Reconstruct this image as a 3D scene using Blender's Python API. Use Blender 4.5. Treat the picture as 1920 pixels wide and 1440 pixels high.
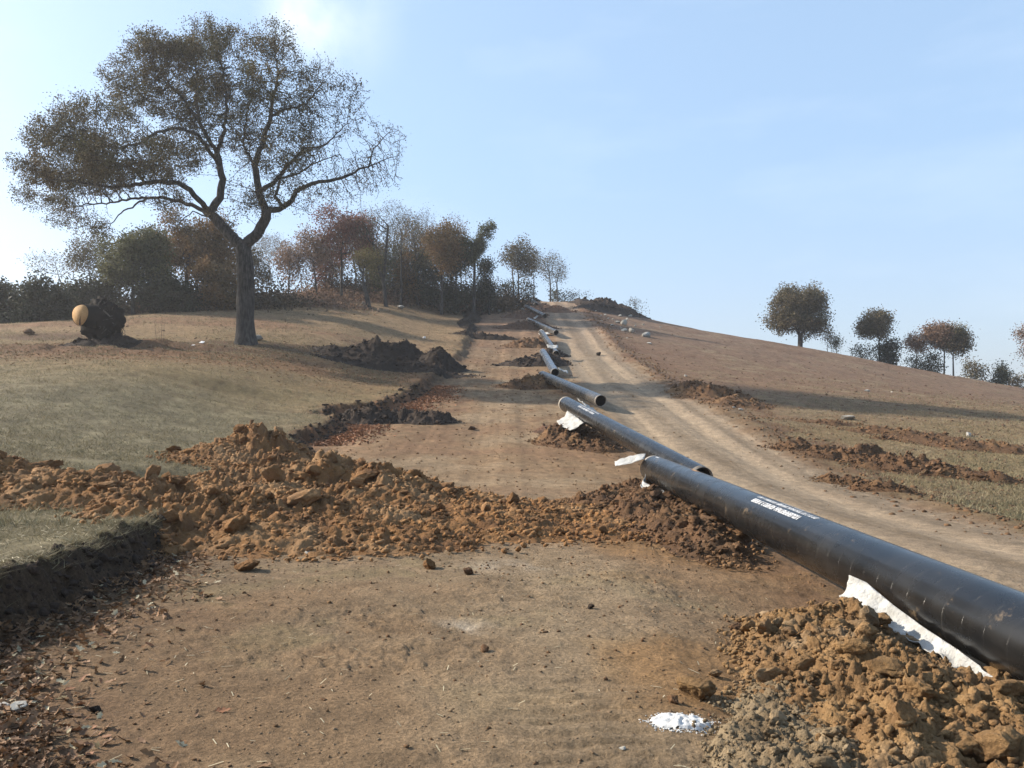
import bpy, bmesh, math, random
import numpy as np
from mathutils import Vector, Matrix

for o in list(bpy.data.objects):
    bpy.data.objects.remove(o)
S = bpy.context.scene
COL = S.collection
RNG = np.random.RandomState(7)
random.seed(7)

# ------------------------------------------------------------------ camera, sky, sun, exposure
F = 1478.0            # focal length in pixels of the 1920 px wide photograph
HV = 790.0            # image row of the eye level
cam_d = bpy.data.cameras.new('camera')
cam_d.sensor_width = 36.0
cam_d.lens = 36.0 * F / 1920.0
cam_d.shift_y = (HV - 720.0) / 1920.0
cam_d.clip_start = 0.05
cam_d.clip_end = 9000.0
cam = bpy.data.objects.new('camera', cam_d)
COL.objects.link(cam)
cam.location = (0, 0, 0)
cam.rotation_euler = (math.radians(90), 0, 0)
S.camera = cam

SUN_AZ = 73.0         # degrees to the left of the view direction
SUN_EL = 30.0
az, el = math.radians(SUN_AZ), math.radians(SUN_EL)
SUN = Vector((-math.sin(az) * math.cos(el), math.cos(az) * math.cos(el), math.sin(el)))
sun_d = bpy.data.lights.new('sun', 'SUN')
sun_d.energy = 4.6
sun_d.angle = math.radians(0.55)
sun_d.color = (1.0, 0.90, 0.76)
sun = bpy.data.objects.new('sun', sun_d)
COL.objects.link(sun)
sun.rotation_euler = SUN.to_track_quat('Z', 'Y').to_euler()
sun.location = SUN * 200

W = bpy.data.worlds.new('World')
S.world = W
W.use_nodes = True
wt = W.node_tree
wt.nodes.clear()
def wn(t, **k):
    n = wt.nodes.new(t)
    for a, b in k.items():
        setattr(n, a, b)
    return n
w_out = wn('ShaderNodeOutputWorld')
w_bg = wn('ShaderNodeBackground')
w_sky = wn('ShaderNodeTexSky', sky_type='NISHITA')
w_sky.sun_disc = False
w_sky.sun_elevation = el
w_sky.sun_rotation = -az
w_sky.altitude = 100
w_sky.air_density = 1.1
w_sky.dust_density = 2.6
w_sky.ozone_density = 3.0
w_bg.inputs['Strength'].default_value = 0.125
# thin high cloud: one small puff near the top and faint veils
tc = wn('ShaderNodeTexCoord')
def vdist(direction, radius):
    d = wn('ShaderNodeVectorMath', operation='DISTANCE')
    wt.links.new(tc.outputs['Generated'], d.inputs[0])
    v = Vector(direction).normalized()
    d.inputs[1].default_value = v
    m = wn('ShaderNodeMapRange')
    m.interpolation_type = 'SMOOTHSTEP'
    wt.links.new(d.outputs['Value'], m.inputs['Value'])
    m.inputs['From Min'].default_value = radius
    m.inputs['From Max'].default_value = 0.0
    return m.outputs['Result']
def mth(op, a, b):
    n = wn('ShaderNodeMath', operation=op)
    for i, v in enumerate((a, b)):
        if isinstance(v, (int, float)):
            n.inputs[i].default_value = v
        else:
            wt.links.new(v, n.inputs[i])
    return n.outputs[0]
def wnoise(scale, detail, stretch=(1, 1, 1)):
    mp = wn('ShaderNodeMapping')
    mp.inputs['Scale'].default_value = stretch
    wt.links.new(tc.outputs['Generated'], mp.inputs['Vector'])
    n = wn('ShaderNodeTexNoise')
    n.inputs['Scale'].default_value = scale
    n.inputs['Detail'].default_value = detail
    n.inputs['Roughness'].default_value = 0.55
    wt.links.new(mp.outputs['Vector'], n.inputs['Vector'])
    return n.outputs['Fac']
puff = mth('ADD', vdist((570 - 960, F, HV - 28), 0.062), mth('MULTIPLY', vdist((640 - 960, F, HV - 50), 0.085), 0.45))
puff = mth('MULTIPLY', puff, mth('MULTIPLY', mth('MAXIMUM', mth('SUBTRACT', wnoise(13, 6), 0.24), 0.0), 2.1))
veil = mth('MULTIPLY', mth('MAXIMUM', mth('SUBTRACT', wnoise(3.1, 5, (1, 1, 4.0)), 0.5), 0.0), 0.45)
cover = mth('MINIMUM', mth('ADD', puff, veil), 1.0)
mixw = wn('ShaderNodeMix', data_type='RGBA')
wt.links.new(cover, mixw.inputs[0])
gain = wn('ShaderNodeMix', data_type='RGBA', blend_type='MULTIPLY')
gain.blend_type = 'MIX'
gain.inputs[0].default_value = 0.57          # an even high veil over the whole sky
wt.links.new(w_sky.outputs['Color'], gain.inputs[6])
sepd = wn('ShaderNodeSeparateXYZ'); wt.links.new(tc.outputs['Generated'], sepd.inputs[0])
hzm = wn('ShaderNodeMapRange'); hzm.interpolation_type = 'SMOOTHSTEP'
wt.links.new(sepd.outputs['Z'], hzm.inputs['Value'])
hzm.inputs['From Min'].default_value = 0.0; hzm.inputs['From Max'].default_value = 0.34
vl = wn('ShaderNodeMix', data_type='RGBA')
wt.links.new(hzm.outputs['Result'], vl.inputs[0])
vl.inputs[6].default_value = (2.45, 2.80, 3.45, 1); vl.inputs[7].default_value = (2.15, 3.02, 4.10, 1)
wt.links.new(vl.outputs[2], gain.inputs[7])
wt.links.new(gain.outputs[2], mixw.inputs[6])
mixw.inputs[7].default_value = (4.6, 5.0, 5.4, 1)
wt.links.new(mixw.outputs[2], w_bg.inputs['Color'])
wt.links.new(w_bg.outputs[0], w_out.inputs[0])

S.view_settings.view_transform = 'Standard'
S.view_settings.look = 'None'
S.view_settings.gamma = 1.0
S.view_settings.exposure = 1.06
S.view_settings.use_curve_mapping = False
S.cycles.max_bounces = 6
S.cycles.transparent_max_bounces = 4

# ------------------------------------------------------------------ numpy noise
def _hash(ix, iy, iz, seed):
    n = (ix.astype(np.int64) * 374761393 + iy.astype(np.int64) * 668265263 + iz.astype(np.int64) * 2147483647 + seed * 974634541) & 0xFFFFFFFF
    n = ((n ^ (n >> 13)) * 1274126177) & 0xFFFFFFFF
    n = ((n ^ (n >> 16)) * 2246822519) & 0xFFFFFFFF
    return ((n ^ (n >> 15)) & 0xFFFFFF) / float(0xFFFFFF)
def vn2(x, y, seed=0):
    x = np.asarray(x, float); y = np.asarray(y, float)
    ix = np.floor(x); iy = np.floor(y)
    fx = x - ix; fy = y - iy
    fx = fx * fx * fx * (fx * (fx * 6 - 15) + 10); fy = fy * fy * fy * (fy * (fy * 6 - 15) + 10)
    z = np.zeros_like(ix)
    a = _hash(ix, iy, z, seed); b = _hash(ix + 1, iy, z, seed)
    c = _hash(ix, iy + 1, z, seed); d = _hash(ix + 1, iy + 1, z, seed)
    return (a * (1 - fx) + b * fx) * (1 - fy) + (c * (1 - fx) + d * fx) * fy
def fbm(x, y, octv=4, seed=0, gain=0.5):
    s = 0; a = 1; t = 0
    for k in range(octv):
        ca, sa = math.cos(0.6 * k), math.sin(0.6 * k)
        s = s + a * (vn2((x * ca - y * sa) * 2 ** k, (x * sa + y * ca) * 2 ** k, seed + 17 * k) - 0.5)
        t += a; a *= gain
    return s / t * 2       # about -1..1
def vn3(x, y, z, seed=0):
    ix = np.floor(x); iy = np.floor(y); iz = np.floor(z)
    fx = x - ix; fy = y - iy; fz = z - iz
    fx = fx * fx * (3 - 2 * fx); fy = fy * fy * (3 - 2 * fy); fz = fz * fz * (3 - 2 * fz)
    r = 0
    for dx in (0, 1):
        for dy in (0, 1):
            for dz in (0, 1):
                w = (fx if dx else 1 - fx) * (fy if dy else 1 - fy) * (fz if dz else 1 - fz)
                r = r + w * _hash(ix + dx, iy + dy, iz + dz, seed)
    return r
def sst(a, b, x):
    t = np.clip((x - a) / (b - a), 0, 1)
    return t * t * (3 - 2 * t)
def gauss(x, y, cx, cy, sx, sy, rot=0.0):
    c, s = math.cos(rot), math.sin(rot)
    dx, dy = x - cx, y - cy
    return np.exp(-0.5 * (((dx * c + dy * s) / sx) ** 2 + ((-dx * s + dy * c) / sy) ** 2))

# ------------------------------------------------------------------ terrain
ZS = np.linspace(0, 260, 1041)
def prof(tab, sm=2.2):
    z, h = zip(*tab)
    v = np.interp(ZS, z, h)
    k = np.exp(-0.5 * (np.arange(-24, 25) * 0.25 / sm) ** 2); k /= k.sum()
    return np.convolve(np.pad(v, 24, 'edge'), k, 'valid')
TRACK = prof([(0, -1.6), (16, -1.6), (20, -1.5), (25, -1.05), (30.5, -.5), (37, .55), (43, 1.5), (49, 2.4), (57, 3.7), (64, 5.0), (72, 6.6),
              (78, 8.1), (86, 10), (92, 11.4), (100, 13.3), (106, 14.8), (114, 17), (120, 18.6), (126, 19.7), (132, 20.1), (145, 19.4), (200, 12), (260, 2)])
LCOLS = [
    (-500, [(0, -1.15), (10, -1.15), (15, -.9), (20, -.35), (26, .7), (32, 1.9), (38, 2.9), (46, 4.0), (54, 5.4), (64, 7.5), (80, 7.6), (260, -8)]),
    (0, [(0, -1.15), (10, -1.15), (15, -.9), (20, -.35), (26, .7), (32, 1.9), (38, 2.9), (46, 4.0), (54, 5.5), (64, 8.0), (72, 8.6), (90, 8.5), (260, -6)]),
    (300, [(0, -1.15), (10, -1.15), (15, -.9), (20, -.4), (26, .65), (32, 1.85), (38, 2.8), (46, 3.9), (54, 5.5), (66, 8.9), (78, 11.3), (92, 13), (120, 13.5), (260, -2)]),
    (560, [(0, -1.15), (10, -1.15), (15, -.98), (20, -.75), (26, 0.), (32, 1.15), (38, 2.1), (46, 3.4), (54, 5.2), (66, 8.2), (78, 11.1), (92, 14.8), (106, 18.0), (130, 18.2), (260, 0)]),
    (760, [(0, -1.15), (10, -1.15), (15, -1.1), (20, -.95), (26, -.5), (32, .35), (38, 1.3), (46, 2.5), (56, 4.25), (66, 6.3), (78, 9.1), (86, 11.2), (92, 13.0), (98, 14.7), (106, 17.4), (115, 20), (140, 19), (260, 0)]),
    (880, [(0, -1.2), (16, -1.2), (20, -1.1), (25, -.65), (30.5, -.1), (37, .95), (43, 1.9), (49, 2.8), (57, 4.2), (64, 5.6), (72, 7.3), (78, 8.9), (86, 10.8),
           (92, 12.2), (100, 14.2), (106, 15.8), (114, 18.2), (120, 19.3), (126, 20), (140, 19.6), (200, 12), (260, 2)]),
]
LU = np.array([c[0] for c in LCOLS], float)
LH = np.array([prof(c[1]) for c in LCOLS])
_lu = np.arange(-520, 1001, 20.0)
_lh = np.array([np.interp(_lu, LU, LH[:, k]) for k in range(LH.shape[1])]).T
_k = np.exp(-0.5 * (np.arange(-12, 13) / 5.0) ** 2); _k /= _k.sum()
LH = np.array([np.convolve(np.pad(_lh[:, k], 12, 'edge'), _k, 'valid') for k in range(_lh.shape[1])]).T
LU = _lu
def ptab(P, y):
    return np.interp(y, ZS, P)
def bank_x(y):
    b = np.interp(y, [0, 5.8, 9.9, 16, 22, 28, 32.2, 33.2, 35.6, 36.6, 40, 50, 70, 95, 118, 160], [-3.45, -3.75, -4.2, -5.1, -6.4, -7.3, -6.9, -7.9, -7.8, -6.0, -5.2, -4.7, -4.0, -4.6, -5.6, -6.5])
    return b + .07 * fbm(y * 5.5, y * 0 + 1.7, 3, 6) * (1 - sst(14, 30, y)) + (.13 + .25 * sst(13, 20, y)) * fbm(y * 0.9, y * 0 + 3.3, 3, 5)
CREST_X = ([-5, 10, 25, 40, 47, 62, 120], [126, 120, 108, 106, 101, 95, 88])
def left_h(x, y):
    u = 960 + F * x / np.maximum(y, 6.0)
    k = np.clip(np.searchsorted(LU, u) - 1, 0, len(LU) - 2)
    t = np.clip((u - LU[k]) / (LU[k + 1] - LU[k]), 0, 1)
    yi = np.clip(y, 0, 259.9) / 0.25
    y0 = np.minimum(yi.astype(int), 1039); fy = yi - y0
    a = LH[k, y0] * (1 - fy) + LH[k, y0 + 1] * fy
    b = LH[k + 1, y0] * (1 - fy) + LH[k + 1, y0 + 1] * fy
    return a * (1 - t) + b * t
PIT = (-7.3, 17.6)
def height(x, y, wide=None, fine=True):
    """world height of the ground at x, y"""
    x = np.asarray(x, float); y = np.asarray(y, float)
    yy = np.maximum(y, 0.0)
    # right / track surface with crest
    zc = np.interp(x, *CREST_X)
    d = yy - zc
    ycap = np.where(d > 6, zc, np.where(d < -6, yy, yy - (d + 6) ** 2 / 24))
    tr = ptab(TRACK, ycap) - 0.21 * np.maximum(yy - ycap, 0)
    slope = 0.03 + 0.12 * sst(22, 85, ycap)
    xr = np.clip(x - 10, 0, 80)
    tr = tr - slope * xr - 0.05 * np.clip(x - 80, 0, 400)
    near = 1 - sst(20, 34, yy)
    nn = 1 - sst(6.5, 11, yy)
    tr = tr - (0.062 * np.clip(x - 1, 0, 9) * (1 - nn) + (.15 * np.clip(x - 1.1, 0, 2.2) + .03 * np.clip(x - 3.3, 0, 6)) * nn) * near
    # wheel ruts of the haul road, a small windrow at its edge
    rut = np.zeros_like(tr)
    wob = 0.35 * fbm(yy * 0.06, yy * 0 + 9.1, 2, 3)
    for cx, dp, w in ((5.5, .07, .32), (7.7, .07, .34), (-1.1, .035, .3), (0.85, .035, .3)):
        rut -= dp * np.exp(-0.5 * ((x - cx - wob) / w) ** 2) * sst(6, 14, yy)
    rut += (.13 + .1 * fbm(x * .7, yy * .5, 3, 21)) * np.exp(-0.5 * ((x - 9.9 - wob) / .5) ** 2) * sst(8, 20, yy)
    tr = tr + rut * (1 - sst(110, 125, yy))
    lf = left_h(x, yy)
    w = wide if wide is not None else 0.26 + 0.006 * yy
    bx = bank_x(yy)
    tr0 = ptab(TRACK, np.minimum(yy, 124)) + .40 + .1 * fbm(yy * .2, yy * 0 + 5.5, 2, 91)
    lf = tr0 + (lf - tr0) * sst(.3, 11.0, bx - x)
    t = sst(-w, w * 0.35, x - bx)
    h = lf * (1 - t) + tr * t
    face = np.exp(-((x - bx + .3 * w) / (w * .8)) ** 2)
    h = h + face * (.15 * fbm(x * 4, y * 4, 3, 401) + .07 * fbm(x * 13, y * 13, 2, 402)) * np.clip(yy / 8, 1, 2)
    # left field details
    lm = 1 - t
    h = h - lm * 0.85 * gauss(x, y, PIT[0], PIT[1], 1.0, 0.50, 0.08)
    h = h + lm * (0.45 + .25 * fbm(x * .8, y * .8, 3, 8)) * gauss(x, y, -31, 46.5, 8.5, .8, 0.03) * (1 + .5 * fbm(x * .35, y * .4, 2, 77))
    h = h + lm * (0.55 + .3 * fbm(x * .8, y * .8, 3, 9)) * gauss(x, y, -23.0, 49.8, 4.0, .7, 0.12)
    h = h + (0.02 + 0.04 * sst(8, 20, yy)) * fbm(x * .25, y * .25, 4, 11) * np.clip(yy / 45, .4, 1.6)
    if fine:
        nr_f = 1 - sst(9, 16, np.hypot(x, y))
        if np.max(nr_f) > 0:
            k = np.nonzero(np.ravel(nr_f) > 0)[0]
            xf, yf = np.ravel(x)[k], np.ravel(y)[k]
            patch = np.clip(.45 + .9 * fbm(xf * .9, yf * .9, 3, 301), 0, 1)
            dd = 1.5 * patch * (.010 * worley(xf, yf, .085, 311) * (vn2(xf * 6, yf * 6, 7) > .45) + .006 * worley(xf, yf, .04, 312) + .009 * fbm(xf * 14, yf * 14, 3, 313))
            tread = np.exp(-0.5 * ((xf - .47) / .26) ** 4) + .7 * np.exp(-0.5 * ((xf - .12) / .12) ** 4)
            dd = dd * (1 - .6 * np.clip(tread, 0, 1)) - .024 * np.clip(tread, 0, 1) * np.clip(np.sin(yf * 2 * math.pi / .16 + .8 * np.sin(xf * 9)), 0, 1) * sst(.25, .5, vn2(xf * 1.2 + 4, yf * .5, 8))
            hr = np.ravel(h).copy(); hr[k] += dd * np.ravel(nr_f)[k]; h = hr.reshape(np.shape(h))
        h = h + 0.022 * fbm(x * 1.6, y * 1.6, 4, 31) + 0.010 * fbm(x * 9, y * 9, 3, 41) * (1 - sst(25, 45, yy))
    far = np.hypot(x, y)
    h = h - 0.10 * np.maximum(far - 190, 0)
    low = -34 + 2 * fbm(x * .004, y * .004, 3, 51)
    return np.maximum(h, low)
def worley(x, y, cell, seed):
    gx = np.floor(x / cell); gy = np.floor(y / cell)
    best = np.full(np.shape(x), 9.0)
    z = np.zeros_like(gx)
    for i in (-1, 0, 1):
        for j in (-1, 0, 1):
            cx = gx + i + _hash(gx + i, gy + j, z, seed); cy = gy + j + _hash(gx + i, gy + j, z + 1, seed)
            r = .55 + .75 * _hash(gx + i, gy + j, z + 2, seed)
            d = ((x / cell - cx) ** 2 + (y / cell - cy) ** 2) / r ** 2
            best = np.minimum(best, d)
    return np.clip(1 - best * 1.6, 0, 1) ** .75 * (.55 + .9 * vn2(x / cell * 3.1, y / cell * 3.1, seed + 5))
def hgt(x, y):
    return float(height(np.array([x]), np.array([y]))[0])
def ground_at(u, v, y0=3.0, y1=130.0):
    """the first ground point seen along the photograph's pixel u, v"""
    ys = np.concatenate([np.arange(y0, 40, .05), np.arange(40, y1, .15)])
    xs = (u - 960) / F * ys
    zs = (HV - v) / F * ys
    hh = height(xs, ys)
    k = np.argmax(hh >= zs) if (hh >= zs).any() else len(ys) - 1
    return Vector((xs[k], ys[k], hh[k]))
def at(u, v, Y):
    return Vector(((u - 960) / F * Y, Y, (HV - v) / F * Y))
def on(u, Y):
    x = (u - 960) / F * Y
    return Vector((x, Y, hgt(x, Y)))

# ------------------------------------------------------------------ mesh / object helpers
def mesh_np(name, V, Q, mat=None, smooth=False, colors=None):
    me = bpy.data.meshes.new(name)
    V = np.asarray(V, np.float32); Q = np.asarray(Q, np.int32)
    me.vertices.add(len(V)); me.vertices.foreach_set('co', V.ravel())
    n, k = Q.shape
    me.loops.add(n * k); me.loops.foreach_set('vertex_index', Q.ravel())
    me.polygons.add(n)
    me.polygons.foreach_set('loop_start', np.arange(0, n * k, k, dtype=np.int32))
    me.update(calc_edges=True)
    if smooth:
        me.polygons.foreach_set('use_smooth', np.ones(n, bool))
    if colors is not None:
        ca = me.color_attributes.new('Col', 'FLOAT_COLOR', 'POINT')
        c4 = np.ones((len(V), 4), np.float32); c4[:, :3] = colors
        ca.data.foreach_set('color', c4.ravel())
    if mat:
        me.materials.append(mat)
    me.validate()
    return me
def link(name, me, parent=None, loc=(0, 0, 0), rot=(0, 0, 0), sc=(1, 1, 1)):
    o = bpy.data.objects.new(name, me)
    COL.objects.link(o)
    if parent:
        o.parent = parent
    o.location = loc; o.rotation_euler = rot; o.scale = sc
    return o
def tag(o, label=None, cat=None, group=None, kind=None):
    if label: o['label'] = label
    if cat: o['category'] = cat
    if group: o['group'] = group
    if kind: o['kind'] = kind
    return o

# ------------------------------------------------------------------ materials
def new_mat(name):
    m = bpy.data.materials.new(name)
    m.use_nodes = True
    nt = m.node_tree
    b = nt.nodes['Principled BSDF']
    b.inputs['Roughness'].default_value = 0.95
    b.inputs['Specular IOR Level'].default_value = 0.15
    return m, nt, b
def nz(nt, scale, detail=4, rough=0.6, vec=None):
    n = nt.nodes.new('ShaderNodeTexNoise')
    n.inputs['Scale'].default_value = scale
    n.inputs['Detail'].default_value = detail
    n.inputs['Roughness'].default_value = rough
    if vec is not None:
        nt.links.new(vec, n.inputs['Vector'])
    return n.outputs['Fac']
def mixc(nt, fac, a, b, blend='MIX'):
    n = nt.nodes.new('ShaderNodeMix'); n.data_type = 'RGBA'; n.blend_type = blend
    for sock, v in ((n.inputs[0], fac), (n.inputs[6], a), (n.inputs[7], b)):
        if isinstance(v, (int, float)): sock.default_value = v
        elif isinstance(v, tuple): sock.default_value = (*v, 1)
        else: nt.links.new(v, sock)
    return n.outputs[2]
def mr(nt, v, a, b, c=0.0, d=1.0):
    n = nt.nodes.new('ShaderNodeMapRange')
    nt.links.new(v, n.inputs['Value'])
    n.inputs['From Min'].default_value = a; n.inputs['From Max'].default_value = b
    n.inputs['To Min'].default_value = c; n.inputs['To Max'].default_value = d
    return n.outputs['Result']
def pos(nt):
    return nt.nodes.new('ShaderNodeNewGeometry').outputs['Position']
def bump(nt, b, h, strength, dist):
    n = nt.nodes.new('ShaderNodeBump')
    n.inputs['Strength'].default_value = strength; n.inputs['Distance'].default_value = dist
    nt.links.new(h, n.inputs['Height']); nt.links.new(n.outputs['Normal'], b.inputs['Normal'])
def soil_mat(name, c1, c2, c3=None, fine=55, bs=0.8):
    m, nt, b = new_mat(name)
    c1, c2 = tuple(q * .84 for q in c1), tuple(q * .84 for q in c2); c3 = tuple(q * .84 for q in c3) if c3 else None
    p = pos(nt)
    col = mixc(nt, mr(nt, nz(nt, 2.2, 5, .65, p), .38, .62), c1, c2)
    if c3:
        col = mixc(nt, mr(nt, nz(nt, 0.9, 3, .6, p), .5, .68), col, c3)
    oi = nt.nodes.new('ShaderNodeObjectInfo')
    v = mr(nt, oi.outputs['Random'], 0, 1, .72, 1.25)
    col = mixc(nt, 1.0, col, v, 'MULTIPLY')
    f = nz(nt, fine, 5, .7, p)
    col = mixc(nt, 1.0, col, mr(nt, f, .3, .7, .72, 1.25), 'MULTIPLY')
    nt.links.new(col, b.inputs['Base Color'])
    bump(nt, b, f, bs, 0.03)
    return m
def plain_mat(name, c, rough=.9, c2=None, scale=8.0, bs=0.3, bd=.01, spec=.2):
    m, nt, b = new_mat(name)
    p = pos(nt)
    n = nz(nt, scale, 5, .6, p)
    c2 = c2 or tuple(x * .7 for x in c)
    nt.links.new(mixc(nt, mr(nt, n, .35, .65), c, c2), b.inputs['Base Color'])
    b.inputs['Roughness'].default_value = rough
    b.inputs['Specular IOR Level'].default_value = spec
    bump(nt, b, nz(nt, scale * 5, 4, .6, p), bs, bd)
    return m
M = {}
# ground: colour attribute (what the soil, grass or dust is made of) broken up by grain
m, nt, b = new_mat('ground'); M['ground'] = m
a = nt.nodes.new('ShaderNodeVertexColor'); a.layer_name = 'Col'
p = pos(nt)
g1 = nz(nt, 38, 6, .75, p); g2 = nz(nt, 5.0, 5, .6, p); g3 = nz(nt, .7, 5, .65, p)
c = mixc(nt, 1.0, a.outputs['Color'], mr(nt, g1, .30, .70, .45, 1.5), 'MULTIPLY')
c = mixc(nt, 1.0, c, mr(nt, g2, .3, .7, .80, 1.18), 'MULTIPLY')
c = mixc(nt, 1.0, c, mr(nt, g3, .3, .7, .86, 1.13), 'MULTIPLY')
speck = nt.nodes.new('ShaderNodeTexVoronoi'); speck.inputs['Scale'].default_value = 22
nt.links.new(p, speck.inputs['Vector'])
c = mixc(nt, mr(nt, speck.outputs['Distance'], .10, .05, 0, .5), c, (.36, .30, .21))
nt.links.new(c, b.inputs['Base Color'])
hh = nt.nodes.new('ShaderNodeMath'); hh.operation = 'ADD'
nt.links.new(g1, hh.inputs[0]); nt.links.new(g2, hh.inputs[1])
bump(nt, b, hh.outputs[0], .9, .05)
M['ochre'] = soil_mat('ochre soil', (.29, .150, .060), (.165, .086, .040), (.33, .20, .10))
M['sand'] = soil_mat('sandy soil', (.295, .180, .083), (.195, .112, .052), (.32, .245, .16))
M['brown'] = soil_mat('brown soil', (.18, .100, .052), (.115, .066, .038), (.215, .125, .062))
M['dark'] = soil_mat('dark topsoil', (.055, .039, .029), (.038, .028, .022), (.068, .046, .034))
M['root_soil'] = soil_mat('root ball earth', (.026, .019, .015), (.018, .014, .011), (.034, .024, .018))
M['palesoil'] = soil_mat('pale grey earth', (.31, .235, .145), (.235, .165, .095), (.28, .19, .10))
M['striploam'] = soil_mat('strip earth', (.25, .17, .10), (.16, .10, .06), (.29, .215, .14))
M['redsoil'] = soil_mat('reddish soil', (.17, .095, .06), (.11, .066, .045))
M['stone'] = plain_mat('limestone', (.38, .355, .31), .9, (.28, .26, .22), 3, .5, .03)
M['grey_stone'] = plain_mat('grey stone', (.30, .29, .27), .9, (.2, .19, .17), 3, .5, .03)
M['bark'] = plain_mat('oak bark', (.062, .056, .050), .95, (.038, .034, .031), 3, 1.0, .06)
_nt = M['bark'].node_tree; _b = _nt.nodes['Principled BSDF']
_mp = _nt.nodes.new('ShaderNodeMapping'); _mp.inputs['Scale'].default_value = (9, 9, 1.6)
_nt.links.new(pos(_nt), _mp.inputs['Vector'])
_fn = nz(_nt, 1.0, 5, .65, _mp.outputs['Vector'])
_src = _b.inputs['Base Color'].links[0].from_socket
_nt.links.new(mixc(_nt, 1.0, _src, mr(_nt, _fn, .35, .65, .45, 1.7), 'MULTIPLY'), _b.inputs['Base Color'])
bump(_nt, _b, _fn, 1.0, .12)
M['pale_bark'] = plain_mat('pale bark', (.15, .13, .11), .95, (.09, .078, .066), 3, .7, .05)
M['wood'] = plain_mat('sawn wood', (.50, .30, .13), .8, (.41, .23, .09), 5, .3, .01)
_nt = M['wood'].node_tree; _b = _nt.nodes['Principled BSDF']
_tc = _nt.nodes.new('ShaderNodeTexCoord')
_w = _nt.nodes.new('ShaderNodeTexWave'); _w.wave_type = 'RINGS'; _w.rings_direction = 'SPHERICAL'
_w.inputs['Scale'].default_value = 6; _w.inputs['Distortion'].default_value = 3
_nt.links.new(_tc.outputs['Object'], _w.inputs['Vector'])
_src = _b.inputs['Base Color'].links[0].from_socket
_nt.links.new(mixc(_nt, 1.0, _src, mr(_nt, _w.outputs['Fac'], 0, 1, .72, 1.08), 'MULTIPLY'), _b.inputs['Base Color'])
M['dark_wood'] = plain_mat('dark split', (.06, .035, .02))
M['lime'] = plain_mat('lime powder', (.58, .58, .57), 1.0, (.46, .45, .43), 30, .6, .01)
M['cloth'] = plain_mat('white woven sack', (.42, .42, .41), .75, (.28, .272, .25), 6, .9, .025)
M['steel'] = plain_mat('bare steel', (.30, .28, .25), .5, (.22, .18, .14), 9, .2, .004)
M['bore'] = plain_mat('pipe bore', (.055, .035, .028), .8, (.035, .025, .02), 9, .2, .004)
M['print'] = plain_mat('white stencil paint', (.58, .59, .60), .6, (.30, .30, .31), 24, .05, .001)
M['rust'] = plain_mat('rust smear', (.42, .24, .12), .8)
M['paper'] = plain_mat('white paper', (.75, .75, .75), .8)

def leaf_mat(name, ca, cb, trans=.22):
    ca = tuple(q * .9 for q in ca); cb = tuple(q * .9 for q in cb)
    m, nt, b = new_mat(name)
    geo = nt.nodes.new('ShaderNodeNewGeometry')
    r = geo.outputs['Random Per Island']
    big = mr(nt, nz(nt, .55, 3, .6, geo.outputs['Position']), .38, .62)
    col = mixc(nt, big, ca, cb)
    col = mixc(nt, 1.0, col, mr(nt, r, 0, 1, .55, 1.5), 'MULTIPLY')
    nt.links.new(col, b.inputs['Base Color'])
    b.inputs['Roughness'].default_value = .7
    tb = nt.nodes.new('ShaderNodeBsdfTranslucent')
    nt.links.new(col, tb.inputs['Color'])
    ms = nt.nodes.new('ShaderNodeMixShader')
    ms.inputs[0].default_value = trans
    nt.links.new(b.outputs[0], ms.inputs[1]); nt.links.new(tb.outputs[0], ms.inputs[2])
    nt.links.new(ms.outputs[0], nt.nodes['Material Output'].inputs[0])
    return m
M['oak_leaf'] = leaf_mat('oak leaves', (.100, .094, .044), (.135, .100, .054))
M['green_leaf'] = leaf_mat('green leaves', (.115, .110, .050), (.085, .090, .042), .32)
M['dkgreen_leaf'] = leaf_mat('dark green leaves', (.042, .050, .030), (.055, .052, .030))
M['brown_leaf'] = leaf_mat('brown leaves', (.20, .115, .048), (.14, .10, .048), .32)
M['red_leaf'] = leaf_mat('red leaves', (.20, .078, .055), (.14, .074, .052), .32)
M['pink_leaf'] = leaf_mat('pinkish brown leaves', (.235, .15, .10), (.18, .115, .078), .32)
M['yellow_leaf'] = leaf_mat('yellow green leaves', (.18, .145, .045), (.14, .11, .04))
M['grey_leaf'] = leaf_mat('grey brown leaves', (.145, .112, .066), (.105, .092, .050))
M['fall_leaf'] = leaf_mat('fallen leaves', (.21, .125, .070), (.14, .078, .044), .1)
M['litter_red'] = leaf_mat('fallen red leaves', (.25, .115, .058), (.18, .088, .048), .1)
M['belt_leaf'] = leaf_mat('fallen oak leaves', (.21, .115, .055), (.16, .088, .045), .1)
M['bramble'] = leaf_mat('brambles', (.065, .055, .034), (.095, .062, .036), .15)
M['straw'] = leaf_mat('straw', (.50, .44, .31), (.38, .32, .20), .2)
M['blade'] = leaf_mat('dry grass', (.24, .20, .122), (.17, .15, .088), .25)

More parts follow.
